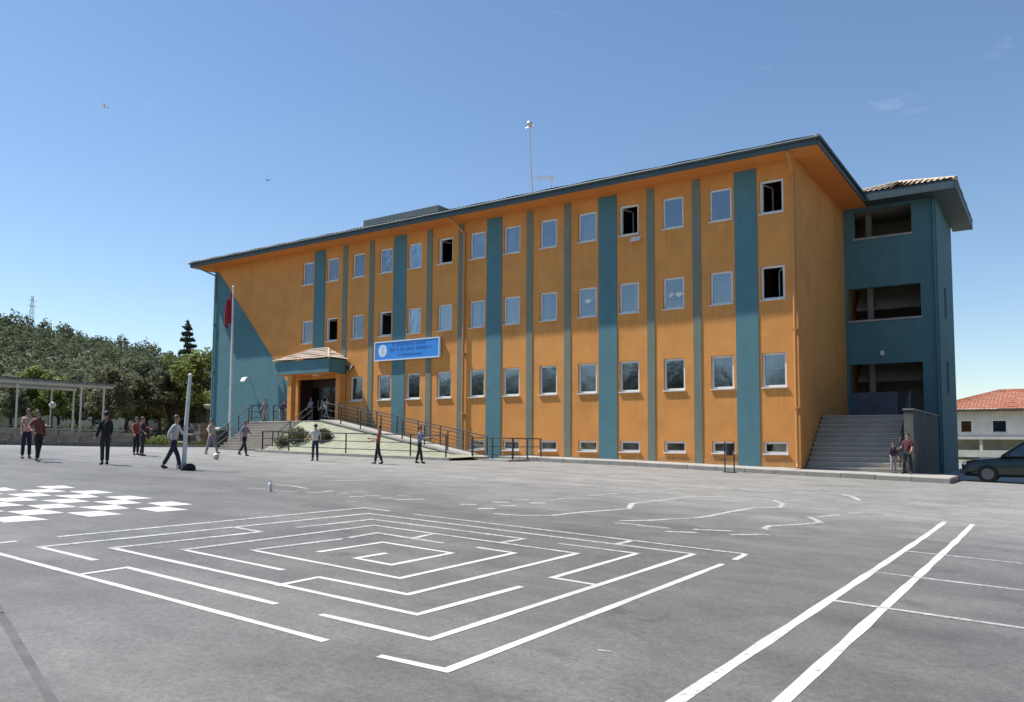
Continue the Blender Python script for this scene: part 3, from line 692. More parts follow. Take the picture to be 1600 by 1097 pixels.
OT = 1.0; tx1, ty0, ty1 = TX1+.86, TY0-OT, TY1+OT
mb = MB(); mb.box(EX1+.04, tx1-.02, ty0+.02, TY0-.003, 11.86, 11.98); mb.box(TX1+.003, tx1-.02, TY0-.003, ty1-.02, 11.86, 11.98); part('tower_soffit', mb, 'fascia', school)
mb = MB(); mb.box(EX1+.04, tx1, ty0-.03, ty0+.02, 11.84, 12.22); mb.box(tx1-.02, tx1+.03, ty0-.03, ty1, 11.841, 12.221); part('tower_fascia', mb, 'fascia', school)
tz = 12.24; tr_ = 1.05; ra, rb = (28.35, 10.2, tz+tr_), (28.35, 12.8, tz+tr_)
mb = MB(); A, B, C, D = (26.4, ty0-.04, tz), (tx1+.04, ty0-.04, tz), (tx1+.04, ty1, tz), (26.4, ty1, tz)
tiled(mb, A, B, ra, ra, .34, .24, .04); tiled(mb, B, C, ra, rb, .34, .24, .04); tiled(mb, D, A, rb, ra, .34, .24, .04)
mb.tube([B, ra], .1, 8); mb.tube([A, ra], .1, 8); mb.tube([ra, rb], .1, 8)
mb.cur = 1; mb.quad(A, B, C, D)
part('tower_roof', mb, ('paletile', 'tile'), school, 'sun bleached tiles of the stair tower roof')
mb = MB(); mb.tube([(TX1-.1, TY0-.09, 11.8), (TX1-.1, TY0-.09, .0)], .05, 8); part('downpipe', mb, 'teal', school)
mb = MB(); mb.ball((27.72, TY0-.09, 5.02), .1, 10, 8, 1, .8, 1.25); mb.box(27.66, 27.78, TY0-.05, TY0-.002, 4.94, 5.1); part('tower_lamp', mb, 'white', school)

# ------------------------------------------------------------------ roof aerials
P = atY(820, 197, 6.0)
mast = thing('roof_mast', 'thin lightning rod mast with a ball tip on the roof ridge', 'mast', (P.x, 6.9, 14.2))
mb = MB(); mb.tube([(P.x+.05, 6.9, 14.2), (P.x+.03, 6.6, 16.6)], .045, 8); part('pole', mb, 'steel', mast)
mb = MB(); mb.tube([(P.x+.03, 6.6, 16.6), (P.x, 6.5, 19.0)], .03, 8); part('upper_pole', mb, 'steel', mast)
mb = MB(); mb.ball((P.x, 6.5, 19.1), .17, 10, 8); mb.tube([(P.x-.25, 6.5, 18.9), (P.x+.28, 6.5, 18.92)], .03, 6); part('finial', mb, 'steel', mast)
A = atY(838, 280, 6.0); B = atY(872, 287, 6.0)
ant = thing('television_aerial', 'small grey television aerial on the roof', 'aerial', (A.x+1.0, 6.0, 14.1))
mb = MB(); mb.tube([(A.x+1.0, 6, 14.1), (A.x+1.0, 6, A.z-.02)], .025, 6); part('pole', mb, 'steel', ant)
mb = MB(); mb.bar((A.x, 6, A.z), (A.x+1.3, 6, A.z-.12), .04); part('boom', mb, 'steel', ant)
for k in range(6):
    mb = MB(); x = A.x+.08+k*.2; mb.bar((x, 5.55+.03*k, A.z+.02-.018*k), (x, 6.45-.03*k, A.z+.02-.018*k), .022); part('element', mb, 'steel', ant)

# ------------------------------------------------------------------ school sign
sg = thing('school_sign', 'long blue school sign with a round white emblem on the facade', 'sign', (6.72, 0, 5.14))
SX0, SX1, SZ0, SZ1 = 4.52, 8.90, 5.13, 6.10
mb = MB(); mb.box(SX0, SX1, -.16, -.06, SZ0, SZ1); part('panel', mb, 'signblue', sg)
mb = MB(); ring(mb, SX0-.03, SX1+.03, SZ0-.03, SZ1+.03, .06, -.18, -.05); part('border', mb, 'signwhite', sg)
mb = MB(); mb.prism([(5.08+.30*math.cos(k*math.pi/14), -.161, 5.63+.33*math.sin(k*math.pi/14)) for k in range(28)], (0, -.006, 0)); em = part('emblem', mb, 'signwhite', sg)
mb = MB(); mb.box(5.04, 5.12, -.170, -.1675, 5.45, 5.80)
for k in range(16):
    a = k*math.pi/8; mb.box(5.08+.22*math.cos(a)-.015, 5.08+.22*math.cos(a)+.015, -.170, -.1675, 5.63+.24*math.sin(a)-.02, 5.63+.24*math.sin(a)+.02)
part('emblem_print', mb, mat('emblem_grey', (.40, .50, .60), .5, .05), em)
r_ = random.Random(3)
for row, (z, h, xa, xb) in enumerate(((5.84, .13, 5.75, 8.0), (5.58, .17, 5.6, 8.4), (5.30, .13, 6.2, 7.8))):
    mb = MB(); x = xa
    while x < xb:
        w = r_.uniform(.05, .10); mb.box(x, x+w, -.164, -.1605, z, z+h*r_.uniform(.85, 1.05)); x += w+(.035 if r_.random() > .14 else .14)
    tag(part('lettering', mb, 'signtext', sg), kind='stuff')
for x in (5.2, 8.2):
    mb = MB(); mb.bar((x, -.055, 5.62), (x, -.0, 5.62), .08); part('bracket', mb, 'steel', sg)

# ------------------------------------------------------------------ entrance platform, steps, ramp
PZ = 1.97
mb = MB(); mb.box(-4.6, 2.7, -1.15, -.016, -.4, PZ-.07); plat = thing('entrance_platform', 'grey concrete landing before the school entrance', 'landing', (-1, -1, 0))
part('base', mb, 'concrete', plat); mb = MB(); mb.box(-4.65, 2.72, -1.2, -.018, PZ-.068, PZ); part('slab', mb, 'step', plat)
stp = thing('entrance_steps', 'grey front steps up to the school entrance', 'steps', (-1.6, -2.4, 0)); nst = 10; g0 = .30
for k in range(nst):
    z = g0+(PZ-g0)*(k+1)/(nst+1); y1 = -1.205; y0 = -1.205-(nst-k)*.235
    mb = MB(); mb.box(-4.1, .95, y0, y1 if k == nst-1 else y0+.233, -.3, z-.04); mb.box(-4.12, .97, y0-.03, y0+.229, z-.039, z); part('step', mb, 'step', stp)
# ramp along the facade
rp = thing('entrance_ramp', 'pale green walled ramp sloping down along the facade', 'ramp', (7.5, -1.5, 0))
RX0, RX1, RY0, RY1 = 2.73, 12.6, -2.25, -.95
mb = MB(); poly = [(RX0, RY0, -.4), (RX1, RY0, -.4), (RX1, RY0, gz(RX1, -2)+.03), (RX0, RY0, PZ-.06)]; mb.prism(poly, (0, RY1-RY0, 0)); part('wall', mb, 'paleramp', rp)
mb = MB(); mb.prism([(RX0, RY0-.05, PZ-.055), (RX1, RY0-.05, gz(RX1, -2)+.035), (RX1, RY0-.05, gz(RX1, -2)+.10), (RX0, RY0-.05, PZ+.01)], (0, RY1-RY0+.08, 0)); part('deck', mb, 'concrete', rp)
def zramp(x): return PZ+(gz(RX1, -2)+.1-PZ)*(x-RX0)/(RX1-RX0)
def railing(name, label, pts, h, npost, bars=(1.0, .62, .24), m='black', r=.022, cat='railing'):
    t = thing(name, label, cat, pts[0])
    for f in bars:
        mb = MB(); mb.tube([Vector(p)+Vector((0, 0, h*f)) for p in pts], r*(1.15 if f == 1 else .8), 8); part('rail', mb, m, t)
    L = [(Vector(b)-Vector(a)).length for a, b in zip(pts, pts[1:])]; tot = sum(L)
    for k in range(npost):
        s = tot*k/(npost-1); i = 0
        while i < len(L)-1 and s > L[i]: s -= L[i]; i += 1
        p = Vector(pts[i]).lerp(Vector(pts[i+1]), min(1, s/L[i])); mb = MB(); mb.bar(p, p+Vector((0, 0, h)), .045); part('post', mb, m, t)
    return t
railing('ramp_railing', 'dark railing along the outer edge of the ramp', [(2.75, -2.18, PZ), (RX1-.1, -2.18, zramp(RX1-.1))], .92, 8, m='darkmetal')
railing('ramp_railing', 'dark railing along the wall side of the ramp', [(2.75, -1.0, PZ), (RX1-.1, -1.0, zramp(RX1-.1))], .92, 8, m='darkmetal')
railing('landing_railing', 'dark railing at the left end of the entrance landing', [(-4.5, -.1, PZ), (-4.5, -1.15, PZ), (-4.14, -1.2, PZ), (-4.14, -3.5, .4)], .95, 6, m='darkmetal')
railing('landing_railing', 'short railing on the landing left of the entrance pillar', [(-3.4, -.25, PZ), (-1.7, -.25, PZ)], .95, 3, m='darkmetal')
railing('step_railing', 'dark railing down the right side of the front steps', [(1.0, -1.25, PZ), (1.0, -3.55, .42)], .92, 4, m='darkmetal')
# forecourt kerb, paving and planting
KY = -5.25
fc = MB(); nx = 24
for i in range(nx):
    a = 1.3+(13.6-1.3)*i/nx; b = 1.3+(13.6-1.3)*(i+1)/nx
    zt = lambda x: max(gz(x, -2.2)+.18, zramp(min(max(x, RX0), RX1))-.12); ym = KY+.62
    fc.add([(a, KY+.121, gz(a, KY)+.10), (b, KY+.121, gz(b, KY)+.10), (b, ym, gz(b, KY)+.12), (a, ym, gz(a, KY)+.12), (b, -2.31, zt(b)), (a, -2.31, zt(a))], [(0, 1, 2, 3), (3, 2, 4, 5)])
struct('forecourt_paving', fc, mat('pale_paving', (.285, .295, .215), .9, .15, 2, .2, 25, dirt=.4, dscale=1.2), label='pale paved bank sloping from the ramp to the kerb')
def kerb_run(parent, x0, x1, y, h, L=1.0, th=.12, dirx=True):
    n = int(round((x1-x0)/L))
    for i in range(n):
        a = x0+(x1-x0)*i/n+.008; b = x0+(x1-x0)*(i+1)/n-.008; jx = rnd.uniform(-.006, .006); jz = rnd.uniform(-.008, .008)
        c = .018; mb = MB()
        za, zb = gz(a, y), gz(b, y)
        prof = lambda x, z: [(x, y+jx, z-.3), (x, y+jx, z+h-c+jz), (x, y+jx+c, z+h+jz), (x, y+th, z+h+jz), (x, y+th, z-.3)]
        mb.add(prof(a, za)+prof(b, zb), [(0, 1, 6, 5), (1, 2, 7, 6), (2, 3, 8, 7), (3, 4, 9, 8), (0, 4, 3, 2, 1), (5, 6, 7, 8, 9)])
        part('kerbstone', mb, 'kerb', parent)
fk = thing('forecourt_kerb', 'low stone kerb in front of the entrance railing', 'kerb', (7, KY, 0)); kerb_run(fk, 1.3, 13.6, KY, .13, 1.0)
railing('forecourt_railing', 'black three bar railing along the kerb before the entrance', [(x, KY+.3, gz(x, KY)+.12) for x in (1.5, 4.5, 7.5, 10.5, 13.2)], .92, 7)
railing('forecourt_railing', 'black railing crossing between the steps and the planting bed', [(1.5, KY+.3, gz(1.5, KY)+.12), (1.5, -3.7, gz(1.5, -3.7)+.15)], .92, 3)
railing('corner_railing', 'short dark railing right of the foot of the ramp', [(13.3, -3.2, .1), (14.2, -3.0, .1), (15.1, -2.8, .08)], .95, 3, m='darkmetal')
railing('corner_railing', 'dark railing turning back to the wall right of the ramp', [(15.1, -2.75, .08), (15.1, -.5, .08)], .95, 3, m='darkmetal')
mb = MB(); mb.box(13.65, 15.3, -3.4, -1.75, -.2, .14); struct('landing_slab', mb, 'concrete', label='concrete slab at the foot of the ramp')
# pavement strip and kerb along the facade, wrapping the right end
pv = MB(); xsv = frange(13.62, 31.12, .7)
for a, b in zip(xsv, xsv[1:]):
    za, zb = gz(a, -1.6)+.16, gz(b, -1.6)+.16
    wa, wb = max(za+.03, .0 if a < 26 else za), max(zb+.03, .0 if b < 26 else zb)
    pv.add([(a, -1.52, za), (b, -1.52, zb), (b, 1.2 if a > 26.1 else -.013, wb), (a, 1.2 if a > 26.1 else -.013, wa)], [(0, 1, 2, 3)])
struct('pavement', pv, 'concrete', label='narrow concrete pavement along the foot of the facade')
pk = thing('pavement_kerb', 'stone kerb of the pavement under the facade', 'kerb', (22, -1.6, 0)); kerb_run(pk, 13.6, 31.2, -1.64, .17, 1.1, .12)
for i in range(3):
    y0, y1 = -1.5+i*1.0, -.52+i*1.0; mb = MB(); mb.box(31.0, 31.2, y0, y1, gz(31.1, y0)-.2, gz(31.1, y0)+.17); part('kerbstone', mb, 'kerb', pk)

# steps of the stair tower with side wall
ts = thing('side_steps', 'wide grey steps up to the stair tower door', 'steps', (28, 2, 0)); n2 = 12
for k in range(n2):
    z = -.14+(2.05+.14)*(k+1)/n2; y0 = .55+k*.245
    mb = MB(); mb.box(26.24, 29.55, y0, y0+.243 if k < n2-1 else 8.39, -.5, z-.045); mb.box(26.22, 29.56, y0-.03, y0+.24 if k < n2-1 else 8.388, z-.044, z); part('step', mb, 'step', ts)
cw = thing('step_side_wall', 'grey rendered side wall beside the tower steps', 'wall', (29.8, 2, 0))
mb = MB(); mb.prism([(29.58, .75, -.5), (29.58, 8.3, -.5), (29.58, 8.3, 2.12), (29.58, .9, 2.12), (29.58, .75, 2.0)], (.30, 0, 0)); part('wall', mb, mat('grey_render', (.12, .122, .108), .9, .15, 2, .3, 30, dirt=.5, dscale=1.5), cw)
mb = MB(); mb.box(29.55, 29.92, .72, 8.3, 2.122, 2.18); part('coping', mb, 'kerb', cw)
railing('step_handrail', 'dark handrail rising beside the tower steps', [(29.45, .6, .1), (29.45, 3.3, 2.1)], .85, 4, m='darkmetal')

# ------------------------------------------------------------------ trees
def leaf_quads(mb, c, rad, n, s, rg, flat=1.0, shell=.55):
    for _ in range(n):
        while True:
            d = Vector((rg.uniform(-1, 1), rg.uniform(-1, 1), rg.uniform(-1, 1)))
            if .05 < d.length < 1: break
        d = d.normalized()*(shell+(1-shell)*rg.random()**.6)*rg.uniform(.75, 1.12)
        p = Vector(c)+Vector((d.x*rad, d.y*rad, d.z*rad*flat))
        nrm = (d+Vector((rg.uniform(-.9, .9), rg.uniform(-.9, .9), rg.uniform(-.5, 1.0)))).normalized()
        a = nrm.orthogonal().normalized(); b = nrm.cross(a); t = rg.uniform(0, 6.28)
        a, b = a*math.cos(t)+b*math.sin(t), b*math.cos(t)-a*math.sin(t)
        k = s*rg.uniform(.55, 1.25)
        mb.add([p-a*k*.9, p-b*k*.45, p+a*k, p+b*k*.45], [(0, 1, 2, 3)])
def crown_mesh(kind, seed, h):
    rg = random.Random(seed); mb = MB(); tk = MB()
    th = h*(.36 if kind != 'fir' else .12)
    if kind == 'fir':
        tk.tube([(0, 0, 0), (0, 0, h*.5), (0, 0, h*.98)], [.16, .1, .02], 6)
        z = th
        while z < h:
            f = 1-(z-th)/(h-th); R_ = (.20*f+.012)*h; nb = 7
            for k in range(nb):
                a = rg.uniform(0, 6.28); r = R_*rg.uniform(.6, 1.1); e = (r*math.cos(a), r*math.sin(a), z-r*.18)
                tk.tube([(0, 0, z), e], [.03, .012], 4, False)
                for q in (.35, .6, .8, 1.0): leaf_quads(mb, (e[0]*q, e[1]*q, z-r*.18*q), .07*h*f*.5+.1, 9, .17, rg, .5)
            z += h*.05
        leaf_quads(mb, (0, 0, h), .12, 12, .16, rg, 2)
    else:
        lean = (rg.uniform(-.25, .25), rg.uniform(-.25, .25))
        tk.tube([(0, 0, -.3), (lean[0]*.4, lean[1]*.4, th*.6), (lean[0], lean[1], th*1.2), (lean[0]*1.4, lean[1]*1.4, h*.6)], [h*.026, h*.022, h*.018, h*.008], 8)
        nl = 11 if kind == 'broad' else 13
        for k in range(nl):
            a = k*2.399+rg.uniform(-.3, .3); f = (k+.5)/nl
            zz = th*1.05+(h-th*1.05)*(f*.86+.04); rr = h*.30*math.sin(math.pi*min(.97, .20+.75*f))*rg.uniform(.55, 1.05)
            c = (lean[0]+rr*math.cos(a), lean[1]+rr*math.sin(a), zz); lr = h*rg.uniform(.095, .155)
            tk.tube([(lean[0], lean[1], th*.9+f*h*.25), (c[0]*.6, c[1]*.6, zz-lr*.5), c], [h*.011, h*.007, .012], 5, False)
            leaf_quads(mb, c, lr, 170, h*.034, rg, .8)
            for q in range(3):
                c2 = (c[0]+rg.uniform(-1, 1)*lr, c[1]+rg.uniform(-1, 1)*lr, c[2]+rg.uniform(-.6, .9)*lr); leaf_quads(mb, c2, lr*.5, 34, h*.03, rg, .9)
    return mb, tk
protos = {}
def tree(name, label, pos, h, kind, leaf, seed, group=None, sx=1.0):
    key = (kind, seed, leaf)
    if key not in protos:
        cm, tm = crown_mesh(kind, seed, 7.0); protos[key] = (cm.mesh('crown', (0, 0, 0), (leaf,)), tm.mesh('trunk', (0, 0, 0), ('trunk',), True))
    t = link(name, None); t.location = pos; t.scale = (h/7*sx, h/7*sx, h/7); t.rotation_euler.z = rnd.uniform(0, 6.28); tag(t, label, 'tree', group)
    link('crown', protos[key][0], t); link('trunk', protos[key][1], t); return t
def polar(u, r):
    d = ray(u, 600); d = Vector((d.x, d.y, 0)).normalized(); p = CAM+d*r; return (p.x, p.y, terr(p.x, p.y)-.1)
mid = [  # photo column, distance, height, kind, leaf, seed, label
    (176, 66, 6.0, 'broad', 'olive', 1, 'grey green tree with a bare trunk right of the pergola'),
    (197, 72, 6.6, 'broad', 'pine', 2, 'dark tree second to the right of the pergola'),
    (214, 69, 5.8, 'broad', 'olive', 3, 'grey green tree behind the two hugging children in red'),
    (234, 74, 7.0, 'broad', 'pine', 4, 'dark tree left of the leaning white pole top'),
    (253, 70, 6.2, 'broad', 'olive', 1, 'grey green tree just left of the volleyball pole'),
    (272, 76, 7.6, 'broad', 'pine', 2, 'dark tree behind the volleyball pole'),
    (299, 72, 7.0, 'broad', 'olive', 3, 'rounded olive green tree right of the volleyball pole'),
    (318, 70, 8.0, 'broad', 'bright', 4, 'brownish green tree close to the building corner'),
    (337, 77, 8.4, 'broad', 'pine', 1, 'tree half hidden by the building corner'),
    (150, 78, 6.6, 'broad', 'pine', 3, 'dark tree over the right end of the pergola roof'),
    (122, 84, 8.0, 'broad', 'olive', 2, 'olive tree rising behind the middle of the pergola'),
    (96, 80, 7.4, 'broad', 'bright', 4, 'light green tree over the pergola beside the brightest one'),
    (55, 82, 8.8, 'broad', 'bright', 1, 'brightest yellow green tree above the pergola'),
    (22, 80, 7.2, 'broad', 'olive', 4, 'grey green tree above the left end of the pergola'),
    (-14, 84, 8.6, 'broad', 'pine', 2, 'dark tree cut by the left picture edge'),
    (76, 98, 9.0, 'broad', 'pine', 4, 'tall dark tree behind the yellow green tree'),
    (170, 100, 10.0, 'broad', 'olive', 2, 'tall olive tree behind the row right of the pergola'),
    (222, 104, 10.0, 'broad', 'bright', 3, 'tall light tree behind the two red shirted children'),
    (262, 100, 10.4, 'broad', 'olive', 4, 'tall tree rising above the row left of the pole'),
    (308, 98, 10.2, 'broad', 'pine', 3, 'tall dark tree beside the pointed fir'),
    (135, 112, 11.0, 'broad', 'pine', 1, 'tall dark tree at the foot of the hill'),
    (38, 110, 10.5, 'broad', 'olive', 3, 'tall tree at the hill foot above the pergola left end'),
]
for u, r, h, k, lf, sd, lab in mid: tree('leafy_tree', lab, polar(u, r), h*((.8 if r > 94 else .95) if u > 165 else .74), k, lf, sd, 'trees between the yard and the hill', 1.12)
tree('fir_tree', 'pointed dark fir standing above the other trees by the building corner', polar(290, 92), 12.6, 'fir', 'pine', 5, None, 1.15)
tree('leafy_tree', 'tall thin leafy tree glimpsed behind the house on the right', polar(1585, 118), 7, 'broad', 'olive', 2, 'trees between the yard and the hill')
# the wood on the hillside: one mass
rg = random.Random(11); mb = MB(); cnt = 0
for _ in range(1900):
    u = rg.uniform(-180, 345); r = rg.uniform(112, 400)**1.0
    p = polar(u, r)
    h = rg.uniform(3.5, 8.0); w = h*rg.uniform(.26, .42); c = Vector((p[0], p[1], p[2]+h*.55))
    n = 46 if r < 220 else 30
    leaf_quads(mb, c, w, n, h*.12, rg, rg.uniform(1.1, 1.6), .6)
    leaf_quads(mb, c+Vector((rg.uniform(-w, w), rg.uniform(-w, w), h*.18)), w*.6, n//3, h*.1, rg, 1.2, .6)
def crest(u): return max((math.atan2(terr(*polar(u, r)[:2])-CAM.z, r), r) for r in range(120, 420, 6))[1]
for u in [-90, -60, -30, -8, 4, 15, 31, 36, 62, 68, 96, 99, 103, 121, 143, 150, 171, 188, 210, 226, 240, 262]:
    rr = crest(u)-rg.uniform(0, 14); p = polar(u, rr); h = rg.uniform(7.0, 11.5); c = Vector((p[0], p[1], p[2]+h*.6)); w = h*rg.uniform(.24, .36)
    leaf_quads(mb, c, w, 150, h*.075, rg, 1.25, .35); mb.tube([(p[0], p[1], p[2]-1), (p[0], p[1], p[2]+h*.6)], [.2, .08], 5, False)
o = struct('hillside_wood', mb, 'wood', label='scrubby wood covering the hillside at left', kind='stuff')
# trees on the far side of the street behind the camera, seen only in the window panes, plus an added row at the right
mb = MB()
for _ in range(270):
    x = rg.uniform(-90, 60); y = rg.uniform(-74, -64); h = rg.uniform(9, 14)
    if _ >= 150: x = rg.uniform(47, 56); y = rg.uniform(-60, 40)  # added unseen row, keeps low sky light off the end wall and tower
    c = Vector((x, y, h*.55-.6))
    leaf_quads(mb, c, h*.32, 60, h*.10, rg, 1.35, .6)
    mb.tube([(x, y, -1.4), (x, y, h*.5)], [.2, .1], 5, False)
struct('unseen_tree_belt', mb, 'wood', label='belt of trees across the street with an added unseen row at the right blocking sky light', kind='stuff')

# pylon on the hill
P = Vector(polar(44, crest(44)-2)); py = thing('power_pylon', 'thin lattice pylon on the hill crest', 'pylon', P); hh = 17.0
mb = MB()
for sx, sy in ((-1, -1), (1, -1), (1, 1), (-1, 1)): mb.bar(P+Vector((sx*1.1, sy*1.1, 0)), P+Vector((sx*.22, sy*.22, hh)), .12)
for k in range(7):
    z0_ = hh*k/7; z1_ = hh*(k+1)/7; w0 = 1.1-.88*k/7; w1 = 1.1-.88*(k+1)/7
    for (ax, ay, bx, by) in ((-1, -1, 1, -1), (1, -1, 1, 1), (1, 1, -1, 1), (-1, 1, -1, -1)): mb.bar(P+Vector((ax*w0, ay*w0, z0_)), P+Vector((bx*w1, by*w1, z1_)), .07)
part('lattice', mb, 'steel', py)
for z in (hh*.78, hh*.9):
    mb = MB(); mb.bar(P+Vector((.8, -1.9, z)), P+Vector((-.8, 1.9, z)), .14); part('cross_arm', mb, 'steel', py)

# ------------------------------------------------------------------ left side: planter wall, pergola, walls
pw = thing('planter_wall', 'low brown stone planter wall along the left side of the yard', 'wall', (-9.2, -14, .5))
rs = random.Random(5)
y = -30.0
while y < -6.2:
    for row in range(3):
        L = rs.uniform(.55, .95); mb = MB(); ya = y+(.3 if row % 2 else 0)+rs.uniform(-.03, .03); d = rs.uniform(-.015, .03)
        z = gz(-9.2, ya)-.05+row*.28
        mb.box(-9.45, -9.05+d, ya, ya+.86, z+.008, z+.272); part('stone', mb, 'stonewall', pw)
    y += .88
mb = MB(); mb.box(-9.50, -8.98, -30, -6.1, 1.33, 1.41); part('coping', mb, 'concrete', pw)
lk = thing('yard_kerb', 'low kerb along the left end of the yard by the garden', 'kerb', (-8.9, -3, .4))
for i in range(6):
    mb = MB(); ya = -6.0+i*.95; mb.box(-9.06, -8.92, ya+.01, ya+.94, .1, gz(-9, ya)+.12); part('kerbstone', mb, 'kerb', lk)
# grass and shrubs behind
def grass(name, label, x0, x1, y0, y1, n, hmin, hmax, zf, seed):
    rg = random.Random(seed); mb = MB()
    for _ in range(n):
        x = rg.uniform(x0, x1); y = rg.uniform(y0, y1); h = rg.uniform(hmin, hmax); a = rg.uniform(0, 6.28); w = .02+.02*rg.random(); z = zf(x, y)
        dx, dy = math.cos(a)*w, math.sin(a)*w; lx, ly = rg.uniform(-.3, .3)*h, rg.uniform(-.3, .3)*h
        mb.add([(x-dx, y-dy, z-.02), (x+dx, y+dy, z-.02), (x+lx, y+ly, z+h)], [(0, 1, 2)])
    return struct(name, mb, 'grassblade', label=label, kind='stuff')
grass('garden_grass', 'tufts of grass behind the left yard kerb', -15, -9.1, -7, 9, 6000, .12, .42, lambda x, y: terr(x, y)-.05, 3)
def shrub(label, c, r, n, seed, leaf='bright', s=.09, flat=.8):
    rg = random.Random(seed); t = thing('garden_shrub', label, 'shrub', c); mb = MB()
    for k in range(6): leaf_quads(mb, (rg.uniform(-.5, .5)*r, rg.uniform(-.5, .5)*r, r*.55*flat+rg.uniform(-.1, .25)*r), r*.62, n//6, s, rg, flat, .5)
    lpart('foliage', mb, leaf, t); mb = MB()
    for k in range(5): a = k*1.25; mb.tube([(0, 0, -.1), (r*.35*math.cos(a), r*.35*math.sin(a), r*.6)], [.03, .012], 5)
    lpart('stem', mb, 'trunk', t); return t
def gp(u, v): p = G(u, v); return p
for i, (u, Y, r, lab) in enumerate(((200, -5.4, .75, 'green shrub at the right end of the planter wall'), (247, -2.4, .85, 'yellow green shrub left of the volleyball pole foot'), (262, -.8, .7, 'low green shrub behind the boy at the pole'), (228, -3.2, .55, 'small shrub right of the two children in red'))):
    P = atY(u, 690, Y); shrub(lab, (P.x, P.y, terr(P.x, P.y)-.1), r, 900, 20+i)
shrub('rounded green shrub in the bed beside the entrance steps', (2.9, -3.8, .75), .8, 2000, 31, 'olive', .06, .75)
shrub('smaller dark shrub behind the white shirted boy', (4.2, -3.5, .8), .55, 1400, 33, 'pine', .07, 1.0)
shrub('low shrub at the corner of the entrance bed', (2.1, -4.3, .5), .55, 900, 34, 'olive', .06, .8)
# pergola
pg = thing('pergola', 'white posted garden pergola with a grey slatted roof', 'pergola', (-14, -11, .6))
PZT = 3.95
for X in (-12.0, -16.2):
    for Y in (-17.5, -14.0, -10.6, -7.1, -5.75):
        if X == -16.2: Y += .4
        mb = MB(); z = terr(X, Y)-.2; mb.tube([(X, Y, z), (X, Y, PZT-.08)], .055, 8); part('post', mb, 'polewhite', pg)
    mb = MB(); mb.box(X-.05, X+.05, -18.3, -5.2, PZT-.08, PZT+.06); part('beam', mb, 'polewhite', pg)
slm = mat('grey_slat', (.12, .12, .115), .8, .2, 5, .2)
sm_ = MB(); sm_.box(-2.9, 2.9, -.035, .035, 0, .07); sme = sm_.mesh('slat', (0, 0, 0), (slm,))
for k in range(66):
    o = link('slat', sme, pg); o.location = Vector((-14.1, -18.2+k*.196, PZT+.061))-ORG[pg.name]; o.rotation_euler.y = rs.uniform(-.012, .012)
for i, (x, w) in enumerate(((-16.6, .04), (-14.1, .04), (-11.6, .05))):
    mb = MB(); mb.box(x-w, x+w, -18.3, -5.2, PZT+.135, PZT+.20); part('batten', mb, slm, pg)
# pergola bench
bn = thing('garden_bench', 'dark bench under the pergola', 'bench', (-13.6, -9, .6))
for k in range(3):
    mb = MB(); mb.box(-13.8+k*.14, -13.69+k*.14, -10.2, -7.8, 1.02, 1.06); part('seat_slat', mb, 'trunk', bn)
for k in range(3):
    mb = MB(); mb.box(-13.92, -13.88, -10.2, -7.8, 1.2+k*.13, 1.29+k*.13); part('back_slat', mb, 'trunk', bn)
for yy in (-10, -8):
    mb = MB(); mb.box(-13.9, -13.4, yy-.04, yy+.04, .5, 1.0); part('leg', mb, 'darkmetal', bn)
    mb = MB(); mb.box(-13.87, -13.82, yy-.03, yy+.03, 1.0, 1.6); part('back_post', mb, 'darkmetal', bn)
# boundary wall with railing-like gaps and a hedge far behind
bw = thing('boundary_wall', 'long pale boundary wall behind the garden trees', 'wall', (-45, 5, .8))
for k in range(18):
    y0 = -34+k*4.6; z = terr(-45, y0); mb = MB(); mb.box(-45.2, -45, y0+.02, y0+4.56, z-.6, z+2.2); part('panel', mb, 'whitewall', bw)
    mb = MB(); mb.box(-45.3, -44.9, y0-.16, y0+.16, z-.6, z+2.45); part('pier', mb, 'whitewall', bw)
rg = random.Random(77); mb = MB()
for k in range(420):
    y = -32+k*.17; leaf_quads(mb, (-30.4+rg.uniform(-.4, .4), y, terr(-30, y)+rg.uniform(.25, 1.0)), .62, 26, .17, rg, .9)
hd = single('garden_hedge', mb, 'pine', 'long dark clipped hedge at the back of the garden', 'hedge')
# rough stone pier and green bins by the building corner
P = atY(310, 690, 7.0); P.z = terr(P.x, P.y)
sp = thing('garden_pier', 'rough grey stone pier left of the building corner', 'pier', (P.x, P.y, P.z)); rs = random.Random(9)
for k in range(6):
    for j in range(2):
        mb = MB(); a = P.x-.72+j*.72+(0.1 if k % 2 else 0)+rs.uniform(-.03, .03); mb.box(a, a+.70, P.y-.4+rs.uniform(-.03, .03), P.y+.4, P.z-.1+k*.29, P.z-.1+k*.29+.275); part('stone', mb, mat('pier_stone', (.20, .19, .175), .95, .25, 3, .5, 15, dirt=.5, dscale=2) if 'pier_stone' not in bpy.data.materials else bpy.data.materials['pier_stone'], sp)
P = atY(341, 692, -.6); P.z = gz(P.x, P.y)
bn2 = thing('waste_container', 'dark waste container with a pale lid at the foot of the teal wall', 'container', (P.x, P.y, P.z))
mb = MB(); mb.prism([(P.x-.5, P.y-.35, P.z+.12), (P.x+.5, P.y-.35, P.z+.12), (P.x+.58, P.y-.42, P.z+1.05), (P.x-.58, P.y-.42, P.z+1.05)], (0, .8, 0)); part('body', mb, 'grime', bn2)
mb = MB(); mb.prism([(P.x-.6, P.y-.45, P.z+1.06), (P.x-.6, P.y+.42, P.z+1.06), (P.x-.6, P.y+.42, P.z+1.2), (P.x-.6, P.y-.3, P.z+1.24), (P.x-.6, P.y-.45, P.z+1.14)], (1.2, 0, 0)); part('lid', mb, 'concrete', bn2)
